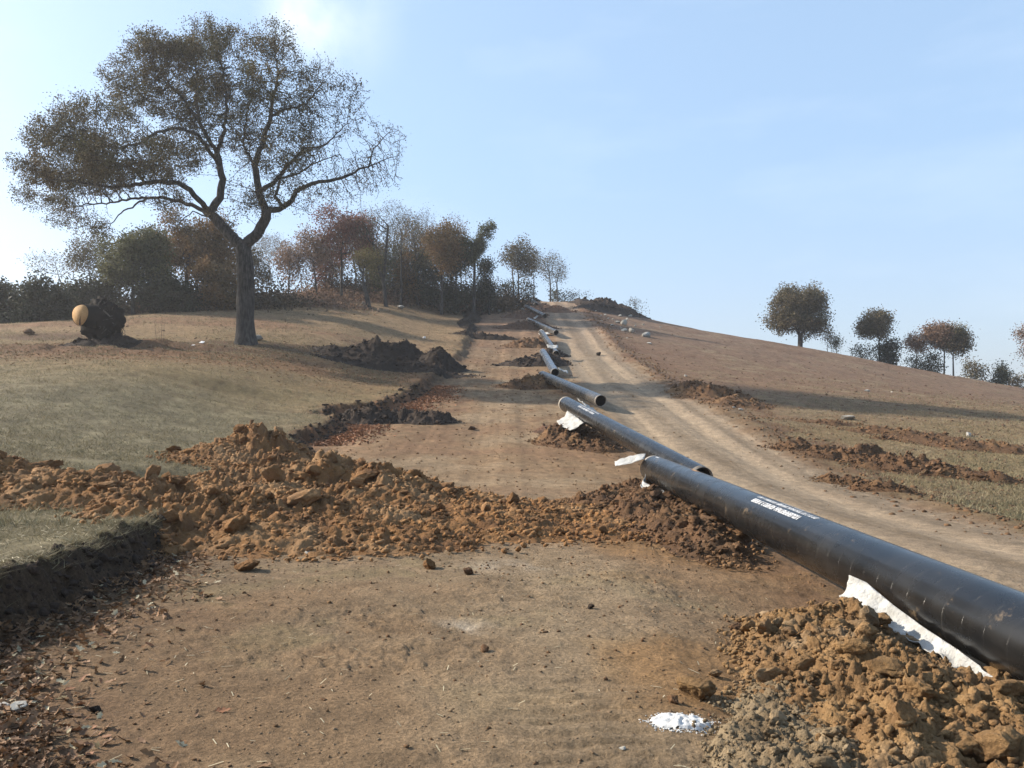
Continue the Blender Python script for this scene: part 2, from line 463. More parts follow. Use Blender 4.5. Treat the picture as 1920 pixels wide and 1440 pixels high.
# black polyethylene coating with its helical wrap
def pipe_mat(name, c, dusty):
    m, nt, b = new_mat(name)
    tcn = nt.nodes.new('ShaderNodeTexCoord')
    sp = nt.nodes.new('ShaderNodeSeparateXYZ')
    nt.links.new(tcn.outputs['Object'], sp.inputs[0])
    def mm(op, a, bb=0.0):
        n = nt.nodes.new('ShaderNodeMath'); n.operation = op
        for i, v in enumerate((a, bb)):
            if isinstance(v, (int, float)): n.inputs[i].default_value = v
            else: nt.links.new(v, n.inputs[i])
        return n.outputs[0]
    ang = mm('DIVIDE', mm('ARCTAN2', sp.outputs['Y'], sp.outputs['X']), 2 * math.pi)
    ph = mm('ADD', mm('DIVIDE', sp.outputs['Z'], .235), ang)
    fr = mm('FRACT', ph)
    seam = mm('LESS_THAN', fr, .05)
    turn = mm('FLOOR', ph)
    wnn = nt.nodes.new('ShaderNodeTexWhiteNoise'); wnn.noise_dimensions = '1D'
    nt.links.new(turn, wnn.inputs['W'])
    obj = tcn.outputs['Object']
    d = nz(nt, 1.3, 5, .65, obj)
    col = mixc(nt, mr(nt, d, .45, .75, 0, dusty), c, (.17, .145, .115))
    col = mixc(nt, mr(nt, wnn.outputs['Value'], 0, 1, 0, .09), col, (.045, .042, .040))
    col = mixc(nt, mm('MULTIPLY', seam, mr(nt, nz(nt, 1.7, 4, .65, obj), .48, .72, 0, .22)), col, (.10, .088, .075))
    # earth caught on the upper face
    geo = nt.nodes.new('ShaderNodeNewGeometry')
    sn = nt.nodes.new('ShaderNodeSeparateXYZ')
    nt.links.new(geo.outputs['Normal'], sn.inputs[0])
    mud = mr(nt, nz(nt, 4.5, 6, .7, obj), .60, .70, 0, .75)
    col = mixc(nt, mud, col, (.13, .095, .06))
    nt.links.new(col, b.inputs['Base Color'])
    rr = mr(nt, nz(nt, 2.5, 4, .6, obj), .3, .7, .20, .34)
    nt.links.new(rr, b.inputs['Roughness'])
    b.inputs['Specular IOR Level'].default_value = .42
    bump(nt, b, mm('SUBTRACT', 1.0, mm('MULTIPLY', seam, 1.0)), .35, .004)
    return m
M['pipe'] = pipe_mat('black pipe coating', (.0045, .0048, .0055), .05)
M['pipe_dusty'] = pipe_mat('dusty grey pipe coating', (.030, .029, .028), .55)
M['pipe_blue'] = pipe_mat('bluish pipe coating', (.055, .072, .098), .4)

# ------------------------------------------------------------------ the ground sheet (fan grid around the camera's foot)
ang_f = np.radians(np.arange(-40, 40.01, .145))
ang_side = np.radians(np.concatenate([np.arange(42, 60, 2), np.arange(60, 181, 6)]))
ANG = np.concatenate([-ang_side[::-1], ang_f, ang_side])[1:]
ANG = np.concatenate([[-math.pi], ANG])
rr_ = [0.6]
while rr_[-1] < 150:
    r0 = rr_[-1]
    rr_.append(r0 * (1 + (.0058 if r0 > 3 else .05)))
while rr_[-1] < 2300:
    rr_.append(rr_[-1] * 1.06)
RAD = np.array(rr_)
AA, RR = np.meshgrid(ANG, RAD)
GX = np.sin(AA) * RR; GY = np.cos(AA) * RR
# coordinates: behind the camera the tables hold their first value
GZ = height(GX.ravel(), GY.ravel()).reshape(GX.shape)
x = GX.ravel(); y = GY.ravel()
bx = bank_x(np.maximum(y, 0))
left = 1 - sst(-.28, .02, x - bx)
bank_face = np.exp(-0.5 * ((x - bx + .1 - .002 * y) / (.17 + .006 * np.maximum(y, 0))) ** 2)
def lerp(a, b, t):
    return a + (b - a) * t[:, None]
def C(*v):
    return np.array(v, float)[None, :]
n1 = fbm(x * .35, y * .35, 4, 61); n2 = fbm(x * 1.1, y * 1.1, 4, 62); n3 = fbm(x * .09, y * .22, 4, 63)
n4 = fbm(x * 3.5, y * 3.5, 3, 64)
col = np.repeat(C(.285, .195, .118), len(x), 0)                                # bare brown working strip
col = lerp(col, C(.335, .26, .175), sst(-.1, .5, n1 + .5 * n2) * .6)
col = lerp(col, C(.20, .175, .085), sst(.15, .6, n2 + .4 * n4) * .35 * sst(3, 6, y) * (1 - sst(12, 20, y)))   # a little green film
col = lerp(col, C(.235, .135, .082), sst(.0, .5, -n1 + .3 * n2) * .45)
pale = np.exp(-0.5 * ((x - .55 - .2 * n1) / .75) ** 2) * (1 - sst(13, 22, y))
col = lerp(col, C(.37, .295, .205), pale * .55)
# haul road
wob = 0.35 * fbm(np.maximum(y, 0) * 0.06, y * 0 + 9.1, 2, 3)
road = sst(3.9, 5.0, x - wob + .3 * n2) * (1 - sst(8.8, 9.8, x - wob + .4 * n2))
col = lerp(col, C(.365, .292, .215), road * .92)
for cx in (5.5, 7.7):
    col = lerp(col, C(.41, .325, .235), np.exp(-0.5 * ((x - cx - wob) / .45) ** 2) * road * .8)
col = lerp(col, C(.27, .20, .13), np.exp(-0.5 * ((x - 6.6 - wob) / .3) ** 2) * road * sst(-.2, .5, n2) * .6)
# track turns redder up the hill
red = sst(55, 100, y)
col = lerp(col, C(.27, .165, .115), red * (1 - road) * .7)
col = lerp(col, C(.37, .27, .20), red * road * .6)
# verge and right field
vr = sst(9.2, 10.4, x - wob + .5 * n2)
fieldr = lerp(np.repeat(C(.275, .215, .115), len(x), 0), C(.25, .155, .105), sst(20, 60, y + 9 * n1 + .35 * (30 - x)) * .9)
fieldr = lerp(fieldr, C(.335, .27, .165), sst(.15, .55, n1 + .4 * n2) * .55)
fieldr = lerp(fieldr, C(.205, .165, .085), sst(.1, .5, n3 - .1 * n2) * .3 * (1 - sst(25, 55, y)))
fieldr = lerp(fieldr, C(.27, .19, .14), sst(60, 105, y) * .6)
fieldr = lerp(fieldr, C(.20, .115, .075), sst(.15, .5, n3) * .5 * sst(30, 60, y))
col = lerp(col, fieldr, vr)
verge = np.exp(-0.5 * ((x - 11 - 1.2 * n1) / 1.3) ** 2) * sst(12, 25, y)
col = lerp(col, C(.185, .105, .065), verge * sst(-.4, .3, n2) * .85)
# left field: short dry turf, brown leaf-strewn belt, tan hillside
gl = np.repeat(C(.205, .178, .112), len(x), 0)
gl = lerp(gl, C(.275, .242, .155), sst(-.1, .5, n2 + .5 * n4) * .7)
gl = lerp(gl, C(.150, .145, .062), sst(.1, .5, n1 + .3 * n4) * .36 * (1 - sst(14, 24, y)))
gl = lerp(gl, C(.27, .195, .095), sst(27, 38, y + 4 * n1) * .7)
belt = np.exp(-0.5 * ((y - 47 - .12 * (x + 15) + 3 * n1) / 4.2) ** 2)
gl = lerp(gl, C(.235, .115, .058), belt * .75)
hill = sst(52, 60, y + 4 * n1)
gl = lerp(gl, C(.30, .205, .12), hill * .85)
gl = lerp(gl, C(.25, .135, .082), hill * sst(.0, .4, n3 + .3 * n2) * .65)
gl = lerp(gl, C(.16, .11, .07), sst(80, 100, y + .2 * x) * .6)
earth = 0  # brown earth band, its dark tone also painting in the oak trunk's shadow
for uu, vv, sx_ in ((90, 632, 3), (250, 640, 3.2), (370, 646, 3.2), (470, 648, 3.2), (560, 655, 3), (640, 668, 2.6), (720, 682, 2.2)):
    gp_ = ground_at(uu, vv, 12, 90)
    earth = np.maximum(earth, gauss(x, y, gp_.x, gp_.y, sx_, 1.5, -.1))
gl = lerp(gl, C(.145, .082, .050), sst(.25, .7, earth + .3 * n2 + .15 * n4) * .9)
bermc = np.maximum(gauss(x, y, -31, 46.5, 8.5, 1.2, .03), gauss(x, y, -23.0, 49.8, 4.0, 1.0, .12))
gl = lerp(gl, C(.21, .12, .07), sst(.15, .5, bermc + .2 * n2) * .9)
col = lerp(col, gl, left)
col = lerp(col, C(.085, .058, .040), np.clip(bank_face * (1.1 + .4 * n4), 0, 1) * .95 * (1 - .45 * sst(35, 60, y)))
col = lerp(col, C(.09, .06, .042), sst(.12, .5, gauss(x, y, PIT[0], PIT[1], 1.0, .50, .08)))
# leaf-strewn foot of the bank
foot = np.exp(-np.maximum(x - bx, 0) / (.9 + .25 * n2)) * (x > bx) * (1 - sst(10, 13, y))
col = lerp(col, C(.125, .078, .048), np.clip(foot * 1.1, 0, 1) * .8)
foot2 = np.exp(-np.abs(x - bx - .6) / 1.1) * sst(25, 28, y) * (1 - sst(44, 49, y))
col = lerp(col, C(.33, .15, .075), np.clip(foot2 * sst(-.5, .2, n2 + n4), 0, 1) * .7)
# disturbed ochre earth spread under the big heap and the scraped streaks across the strip
spread = np.maximum(gauss(x, y, -1.2, 13.4, 2.6, 2.0), .9 * gauss(x, y, 2.0, 12.6, 1.3, 3.0))
spread = np.maximum(spread, .8 * gauss(x, y, 2.5, 5.0, 1.5, 1.3))
col = lerp(col, C(.32, .195, .095), sst(.25, .65, spread + .25 * n2) * .85)
for yy0, xx0, ln in ((72.5, -1.6, 2.6), (80, -1.5, 2.2), (62, 1.2, 1.2)):
    col = lerp(col, C(.13, .08, .055), gauss(x, y, xx0, yy0, ln, .55) * sst(-.3, .3, n2) * .9)
for uu, vv, s, k in ((855, 1182, .16, .75), (950, 1062, .3, .5), (705, 1345, .1, .5)):
    gpt = ground_at(uu, vv)
    col = lerp(col, C(.55, .50, .43), gauss(x, y, gpt.x, gpt.y, s, s * .8) * sst(-.4, .4, n4 + n2) * k)
n5 = fbm(x * 6, y * 6, 3, 65)
col = col * (1 + .22 * n5 * sst(4, 10, y) + .16 * n4 * (1 - road * .6) + .10 * n2)[:, None]
blot = sst(.22, .5, fbm(x * 2.3, y * 1.6, 4, 66)) * (1 - road)
col = lerp(col, col * C(.66, .58, .55), blot * .8 * sst(18, 40, y))
strk = fbm(x * 2.6 + .25 * n1, y * .035, 4, 67) + .5 * fbm(x * 7, y * .06, 3, 68)
strip = (1 - left) * (1 - vr)
col = col * (1 + .30 * strk * strip * sst(7, 16, y))[:, None]
col = col * (1 - .22 * np.exp(-0.5 * ((x - 6.6 - wob) / .28) ** 2) * road - .18 * np.exp(-0.5 * ((x - 8.6 - wob) / .22) ** 2) * road - .15 * np.exp(-0.5 * ((x - 4.9 - wob) / .2) ** 2) * road)[:, None]
col = np.clip(col * np.array([[.725, .685, .628]]), .01, .8)
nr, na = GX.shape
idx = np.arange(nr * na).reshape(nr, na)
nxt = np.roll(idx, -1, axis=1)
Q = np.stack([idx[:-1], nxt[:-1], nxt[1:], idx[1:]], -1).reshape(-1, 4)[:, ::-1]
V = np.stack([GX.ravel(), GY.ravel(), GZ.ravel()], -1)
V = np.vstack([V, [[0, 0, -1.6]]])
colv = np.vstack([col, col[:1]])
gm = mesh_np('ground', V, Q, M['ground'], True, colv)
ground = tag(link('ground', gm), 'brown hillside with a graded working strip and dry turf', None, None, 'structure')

# ------------------------------------------------------------------ thin autumn haze
hz0 = -38.0; hz1 = 34.0; hzr = 2700.0
hv = [(sx * hzr, sy * hzr, hz0 if k == 0 else hz1) for k in (0, 1) for sx, sy in ((-1, -1), (1, -1), (1, 1), (-1, 1))]
hm = mesh_np('haze', np.array(hv), np.array([(3, 2, 1, 0), (4, 5, 6, 7), (0, 1, 5, 4), (1, 2, 6, 5), (2, 3, 7, 6), (3, 0, 4, 7)]))
mh = bpy.data.materials.new('haze'); mh.use_nodes = True
mh.node_tree.nodes.clear()
ho = mh.node_tree.nodes.new('ShaderNodeOutputMaterial')
hp_ = mh.node_tree.nodes.new('ShaderNodeVolumePrincipled')
hp_.inputs['Color'].default_value = (.93, .95, 1.0, 1)
hp_.inputs['Density'].default_value = 0.00045
hp_.inputs['Anisotropy'].default_value = 0.3
mh.node_tree.links.new(hp_.outputs[0], ho.inputs['Volume'])
hm.materials.append(mh)
tag(link('haze', hm), 'thin autumn haze in the air', None, None, 'stuff')

# ------------------------------------------------------------------ clods and heaps
def rock_mesh(name, sub, seed, mat, amp=.35, squash=.8, facet=False, rough=.12):
    bm = bmesh.new()
    bmesh.ops.create_icosphere(bm, subdivisions=sub, radius=1)
    P = np.array([v.co[:] for v in bm.verts])
    rs = np.random.RandomState(seed + 500)
    N = lambda f, o: vn3(P0[:, 0] * f + seed * 7.1 + o, P0[:, 1] * f + o, P0[:, 2] * f + seed, seed + o) - .5
    P0 = P.copy()
    P = P * (1 + amp * 1.5 * N(1.3, 1) + amp * .6 * N(2.6, 2))[:, None]
    for _ in range(14):                                   # broken faces
        d = rs.normal(0, 1, 3); d /= np.linalg.norm(d); h = rs.uniform(.42, .8)
        over = np.clip(P @ d - h, 0, None)
        P = P - over[:, None] * d * .92
    r = 1 + rough * 1.5 * N(4.5, 3) + rough * 1.1 * N(9, 4) - rough * 1.6 * np.clip(np.abs(N(3.4, 5)) * -8 + .5, 0, 1)
    if sub > 3:
        r = r + rough * .7 * N(18, 6)
    P = P * r[:, None] * 1.18 * np.array([1, rs.uniform(.7, 1.0), squash * rs.uniform(.8, 1.1)])
    for v, q in zip(bm.verts, P):
        v.co = q
    for f in bm.faces:
        f.smooth = not facet
    me = bpy.data.meshes.new(name)
    bm.to_mesh(me); bm.free()
    me.materials.append(mat)
    return me
CLOD = {}
def clods(matname, fine=False):
    k = (matname, fine)
    if k not in CLOD:
        CLOD[k] = [rock_mesh('clod', 4 if fine else 2, s + 1, M[matname], .42 if fine else .38, .82, not fine, .17) for s in range(8)]
    return CLOD[k]
_ico = None
def crumbs_mesh(name, P, R, mat, rs, squash=.8):
    """many small lumps joined into one mesh: P positions, R radii"""
    global _ico
    if _ico is None:
        bm = bmesh.new(); bmesh.ops.create_icosphere(bm, subdivisions=1, radius=1)
        _ico = (np.array([v.co[:] for v in bm.verts]), np.array([[v.index for v in f.verts] for f in bm.faces])); bm.free()
    v0, f0 = _ico
    n = len(P)
    jit = rs.uniform(.45, 1.45, (n, len(v0), 1))
    V = v0[None] * jit * R[:, None, None] * rs.uniform(.6, 1.35, (n, 1, 3))
    a = rs.uniform(0, 2 * math.pi, n); ca, sa = np.cos(a), np.sin(a)
    X = V[:, :, 0] * ca[:, None] - V[:, :, 1] * sa[:, None]
    Y = V[:, :, 0] * sa[:, None] + V[:, :, 1] * ca[:, None]
    V = np.stack([X * 1.1, Y, V[:, :, 2] * squash], -1) + P[:, None, :]
    Fc = f0[None] + (np.arange(n) * len(v0))[:, None, None]
    return mesh_np(name, V.reshape(-1, 3), Fc.reshape(-1, 3), mat, False)

def heap(name, label, blobs, matname, res, nbig, rbig, nsmall, rsmall, seed, group=None, noise=.35, fine=False, big_w=None, thr=.03, cat='soil heap', smooth_ground=None, clod_scale=.3):
    rs = np.random.RandomState(seed)
    B = np.array([(b[0], b[1], b[2], b[3], b[4], b[5] if len(b) > 5 else 0) for b in blobs])
    x0 = (B[:, 0] - 2.6 * np.maximum(B[:, 3], B[:, 4])).min(); x1 = (B[:, 0] + 2.6 * np.maximum(B[:, 3], B[:, 4])).max()
    y0 = (B[:, 1] - 2.6 * np.maximum(B[:, 3], B[:, 4])).min(); y1 = (B[:, 1] + 2.6 * np.maximum(B[:, 3], B[:, 4])).max()
    def bumpf(x, y):
        s = 0
        for b in B:
            s = s + (b[2] * gauss(x, y, b[0], b[1], b[3], b[4], b[5])) ** 3
        s = s ** (1 / 3)
        k = 1.0 / max(.35, (B[:, 3].mean() + B[:, 4].mean()) * .5)
        nn = fbm(x * k * 1.3 + seed, y * k * 1.3, 4, seed)
        return s * (1 + noise * 1.6 * nn) + s.clip(0, .25) * .35 * np.abs(fbm(x * k * 6, y * k * 6 + seed, 3, seed + 3))
    def surf(x, y):
        g = height(x, y, wide=smooth_ground, fine=False) if smooth_ground else height(x, y)
        b0 = bumpf(x, y)
        cs = clod_scale
        lum = .9 * worley(x, y, cs, seed + 21) * (vn2(x / cs, y / cs, seed) > .35) + .5 * worley(x, y, cs * .5, seed + 22) + .28 * worley(x, y, cs * .27, seed + 23)
        return g + b0 + lum * cs * .5 * np.clip(b0 / (cs * .8), 0, 1)
    cx, cy = B[:, 0].mean(), B[:, 1].mean()
    base = Vector((cx, cy, hgt(cx, cy)))
    gx = np.arange(x0, x1, res); gy = np.arange(y0, y1, res)
    XX, YY = np.meshgrid(gx, gy)
    b_ = bumpf(XX.ravel(), YY.ravel()).reshape(XX.shape)
    ZZ = surf(XX.ravel(), YY.ravel()).reshape(XX.shape) - .05 * (1 - sst(thr, thr * 3, b_))
    ZZ = ZZ + np.minimum(b_, .3) * .16 * fbm(XX.ravel() / (res * 3), YY.ravel() / (res * 3), 2, seed + 8).reshape(XX.shape)
    idx = np.arange(XX.size).reshape(XX.shape)
    keep = (b_[:-1, :-1] > thr) | (b_[1:, 1:] > thr)
    Q = np.stack([idx[:-1, :-1], idx[:-1, 1:], idx[1:, 1:], idx[1:, :-1]], -1)[keep]
    used = np.unique(Q); remap = np.full(XX.size, -1); remap[used] = np.arange(len(used))
    V = np.stack([XX.ravel(), YY.ravel(), ZZ.ravel()], -1)[used] - np.array(base)
    root = link(name, mesh_np(name, V, remap[Q], M[matname], True), None, base)
    tag(root, label, cat, group)
    # sample positions by height of the heap
    def sample(n, pw, lo):
        out = []
        got = 0
        mx = b_.max() ** pw
        while got < n:
            px = rs.uniform(x0, x1, 6000); py = rs.uniform(y0, y1, 6000)
            bb = bumpf(px, py)
            w = np.clip(bb - lo, 0, None) ** pw
            if pw > .5:
                w = w * (.15 + 1.6 * sst(.35, .65, vn2(px / clod_scale * .28, py / clod_scale * .28, seed + 60)))
            if big_w is not None:
                w = w * big_w(px, py)
            k = rs.uniform(0, mx, 6000) < w
            q = np.stack([px[k], py[k], surf(px[k], py[k])], -1)
            out.append(q); got += len(q)
            if len(out) > 400: break
        return np.vstack(out)[:n]
    P = sample(nbig, .6, .02)
    meshes = clods(matname, fine)
    sizes = np.sort(rbig[0] + (rbig[1] - rbig[0]) * rs.uniform(0, 1, len(P)) ** 2.6)[::-1]
    for q, r in zip(P, sizes):
        o = link('clod', meshes[rs.randint(8)], root, Vector(q) - base + Vector((0, 0, r * rs.uniform(.0, .45))),
                 (rs.uniform(-.5, .5), rs.uniform(-.5, .5), rs.uniform(0, 6.28)), (r * rs.uniform(.8, 1.25), r * rs.uniform(.8, 1.2), r * rs.uniform(.75, 1.1)))
    if nsmall:
        P = sample(nsmall, .35, .012)
        R = rsmall[0] + (rsmall[1] - rsmall[0]) * rs.uniform(0, 1, len(P)) ** 3.0
        P[:, 2] += R * .25
        c = link('crumbs', crumbs_mesh('crumbs', P - np.array(base), R, M[matname], rs), root)
        c['kind'] = 'stuff'
    return root

heap('soil_heap', 'long ochre heap of broken clods thrown right across the working strip', [
    (-8.8, 12.6, .46, 1.5, .8), (-6.9, 12.3, .32, 1.0, .65), (-5.4, 11.9, .20, .8, .6),
    (-6.6, 21.0, .85, 1.0, .8), (-5.5, 19.6, .40, .7, .8), (-4.6, 17.6, .40, .7, .9), (-3.4, 15.4, .78, 1.15, 1.1), (-2.3, 14.6, .45, 1.0, 1.0), (-4.1, 13.4, .40, .7, .9),
    (-3.8, 11.5, .48, .95, .9), (-2.6, 11.3, .28, 1.2, 1.0), (-1.2, 12.4, .13, 1.3, 1.4), (.2, 12.8, .09, 1.4, 1.5), (1.4, 13.2, .07, 1.1, 1.4)],
     'ochre', .033, 300, (.055, .20), 24000, (.006, .048), 101, 'heaps of dug earth', .42, True, smooth_ground=1.0, clod_scale=.13)
heap('soil_heap', 'sandy yellow heap of clods under the nearest pipe, in the corner', [
    (2.68, 6.2, .24, .42, .40), (2.9, 5.5, .08, .42, .55), (2.45, 5.3, .26, .42, .5), (2.75, 4.6, .20, .5, .55), (2.2, 4.5, .24, .38, .5), (2.35, 3.8, .24, .45, .5), (1.95, 4.95, .12, .28, .4), (3.4, 4.7, .07, .6, .7), (1.95, 3.9, .17, .32, .4), (2.9, 3.7, .18, .55, .6), (1.85, 3.45, .11, .28, .4)],
     'sand', .015, 300, (.022, .105), 17000, (.0025, .024), 102, 'heaps of dug earth', .40, True, clod_scale=.09, thr=.02)
heap('soil_heap', 'pale grey crumbled earth at the foot of the sandy heap by the lime', [
    (1.35, 3.75, .09, .26, .35), (1.55, 4.15, .10, .25, .3), (1.75, 4.55, .10, .25, .25), (1.25, 3.35, .08, .25, .3), (1.6, 3.5, .12, .25, .3)],
     'palesoil', .014, 110, (.014, .05), 4200, (.003, .016), 104, 'heaps of dug earth', .5, True, clod_scale=.06, thr=.015)
heap('soil_heap', 'brown clod heap along the left side of the nearest pipe at its far end', [
    (2.7, 15.9, .34, .55, .6), (2.35, 14.6, .30, .6, .9), (2.4, 13.0, .28, .55, .9), (2.55, 11.6, .22, .45, .8), (2.6, 10.4, .14, .35, .6), (1.6, 14.6, .12, .6, .7)],
     'brown', .04, 200, (.035, .14), 7500, (.006, .036), 103, 'heaps of dug earth', .4, True, clod_scale=.18)

# ------------------------------------------------------------------ pipes
PR = .28
def tube_prof(rings, seg=40):
    """surface of revolution about z from (radius, z) rings"""
    V = []; Q = []
    for r, z in rings:
        for k in range(seg):
            a = 2 * math.pi * k / seg
            V.append((r * math.cos(a), r * math.sin(a), z))
    for i in range(len(rings) - 1):
        for k in range(seg):
            k2 = (k + 1) % seg
            Q.append((i * seg + k, i * seg + k2, (i + 1) * seg + k2, (i + 1) * seg + k))
    return np.array(V), np.array(Q)
def glyph_rows(L, rows, seed, radius=PR + .0025):
    """rows of unreadable stencil characters wrapped on the pipe: (z0, z1, angle centre, height in radians)"""
    rs = np.random.RandomState(seed)
    V = []; Q = []
    def quad(za, zb, aa, ab):
        n = 3
        for i in range(n):
            a0 = aa + (ab - aa) * i / n; a1 = aa + (ab - aa) * (i + 1) / n
            k = len(V)
            for z_, a_ in ((za, a0), (zb, a0), (zb, a1), (za, a1)):
                V.append((radius * math.cos(a_), radius * math.sin(a_), z_))
            Q.append((k, k + 1, k + 2, k + 3))
    for z0, z1, ac, hr in rows:
        z = z0
        cw = hr * PR * .85
        st = cw * .30
        while z + cw < z1:
            if rs.rand() < .10:
                z += cw * .7; continue
            a0, a1 = ac - hr / 2, ac + hr / 2
            quad(z, z + st, a0, a1)
            if rs.rand() < .75: quad(z + cw - st, z + cw, a0 + hr * .05 * rs.rand(), a1)
            hs = hr * .2
            for aa in (a0, ac - hs / 2, a1 - hs):
                if rs.rand() < .62: quad(z + st, z + cw - st, aa, aa + hs)
            z += cw * 1.16
    return np.array(V), np.array(Q)
def pipe(near, far, label, mat='pipe', L=12.0, stencil=None, roll=0.0, mark=False):
    near = Vector(near); far = Vector(far)
    d = (near - far).normalized()
    root = bpy.data.objects.new('pipe', None)
    V, Q = tube_prof([(PR, .14), (PR + .0005, L * .25), (PR, L * .5), (PR, L * .75), (PR, L - .14)])
    me = mesh_np('pipe', V, Q, M[mat], True)
    root = link('pipe', me, None, far)
    root.rotation_mode = 'QUATERNION'
    root.rotation_quaternion = d.to_track_quat('Z', 'Y') @ Matrix.Rotation(roll, 3, 'Z').to_quaternion()
    tag(root, label, 'pipe', 'coated steel pipes strung out along the strip')
    for a, bq in ((0.0, .14), (L, L - .14)):
        V, Q = tube_prof([(PR + .0, bq), (PR - .004, bq + (.004 if a else -.004)), (PR - .004, a), (PR - .02, a), (PR - .02, bq)])
        link('steel_end', mesh_np('steel_end', V, Q, M['steel'], True), root)
    V, Q = tube_prof([(PR - .0205, .141), (PR - .0205, L - .141)], 32)
    link('bore', mesh_np('bore', V, Q, M['bore'], True), root)
    inv = root.rotation_quaternion.to_matrix().transposed()
    up = inv @ Vector((0, 0, 1)); ang = math.atan2(up.y, up.x)
    lf = inv @ Vector((-1, 0, 0)); sgn = 1 if math.sin(math.atan2(lf.y, lf.x) - ang) > 0 else -1
    if stencil:
        s0, s1 = stencil
        V, Q = glyph_rows(L, [(s0, s1, ang + sgn * .50, .25), (s0 - .05, s1 * .55 + s0 * .45, ang + sgn * .16, .16), (s0 + (s1 - s0) * .40, s1 + .22, ang + sgn * .13, .20),
                              (s0 + (s1 - s0) * .35, s1 * .9 + s0 * .1, ang - sgn * .13, .12)], int(s0 * 10))
        tag(link('stencil_mark', mesh_np('stencil_mark', V, Q, M['print']), root), 'white stencilled lettering on the pipe coating')
    if mark:
        V, Q = tube_prof([(PR + .002, .36), (PR + .002, .62)], 90)
        a_ = np.arctan2(V[:, 1], V[:, 0]); 
        sel = [q for q in Q if abs(((a_[q[0]] - ang - sgn * .1 + math.pi) % (2 * math.pi)) - math.pi) < .07]
        link('paint_mark', mesh_np('paint_mark', V, np.array(sel), M['print']), root)
        V, Q = tube_prof([(PR + .002, 2.7), (PR + .002, 2.95), (PR + .002, 3.2)], 90)
        sel = [q for q in Q if abs(((a_[q[0] % 90] - ang + sgn * .25 + math.pi) % (2 * math.pi)) - math.pi) < (.13 if q[0] < 90 else .22)]
        link('rust_smear', mesh_np('rust_smear', V, np.array(sel), M['rust']), root)
    return root
def ends(u1, v1, Y1, u2, v2, L=12.0):
    """near end (u1, v1 at distance Y1) and the far end on pixel (u2, v2) such that the pipe is L long"""
    a = at(u1, v1, Y1)
    for Y2 in np.arange(Y1 + 9, Y1 + 14, .02):
        b = at(u2, v2, Y2)
        if (b - a).length >= L:
            break
    return a, b
f1 = at(1225, 879, 16.4)
n1_ = f1 + (at(1920, 1195, 5.25) - f1).normalized() * 12.0
pipe(n1_, f1, 'nearest black pipe, running out of the picture at the right', 'pipe', stencil=(6.35, 7.85), mark=True)
PIPES = [(n1_, f1)]
for (u1, v1, Y1, u2, v2, lab, mt, st) in (
        (1317, 897, 18.5, 1060, 757, 'second black pipe up from the camera, its near end open behind the nearest pipe', 'pipe', (2.2, 4.0)),
        (1127, 752, 36.5, 1017, 704, 'third pipe up, grey and dusty, with its round open end facing the viewer', 'pipe_dusty', None),
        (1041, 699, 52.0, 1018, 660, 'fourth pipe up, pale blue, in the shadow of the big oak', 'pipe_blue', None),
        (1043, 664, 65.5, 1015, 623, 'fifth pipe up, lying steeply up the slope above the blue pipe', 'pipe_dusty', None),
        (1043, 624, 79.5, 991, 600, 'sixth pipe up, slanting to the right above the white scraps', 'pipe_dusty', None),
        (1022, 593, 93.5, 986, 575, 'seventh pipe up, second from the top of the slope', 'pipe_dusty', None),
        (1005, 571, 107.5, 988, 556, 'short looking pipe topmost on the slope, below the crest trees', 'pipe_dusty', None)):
    a_, b_ = ends(u1, v1, Y1, u2, v2)
    PIPES.append((a_, b_))
    pipe(a_, b_, lab, mt, stencil=st)
# two pipes lying across the crest
for (ua, ub, Y, dv, lab) in ((1000, 1056, 123, 0, 'pipe lying crosswise on the crest behind the topmost pipe'), (1032, 1128, 126, 0, 'pipe lying crosswise on the crest under the sparse crest tree')):
    a_ = on(ua, Y); b_ = on(ub, Y + 6)
    a_.z += PR + .45; b_.z += PR + .25
    pipe(a_, a_ + (b_ - a_).normalized() * 8.5, lab, 'pipe_dusty', 8.5)
for k, (a_, b_) in enumerate(PIPES):
    print('PIPE', k, 'near', [round(q, 2) for q in a_], 'clear', round(a_.z - PR - hgt(a_.x, a_.y), 2), 'far', [round(q, 2) for q in b_], 'clear', round(b_.z - PR - hgt(b_.x, b_.y), 2))
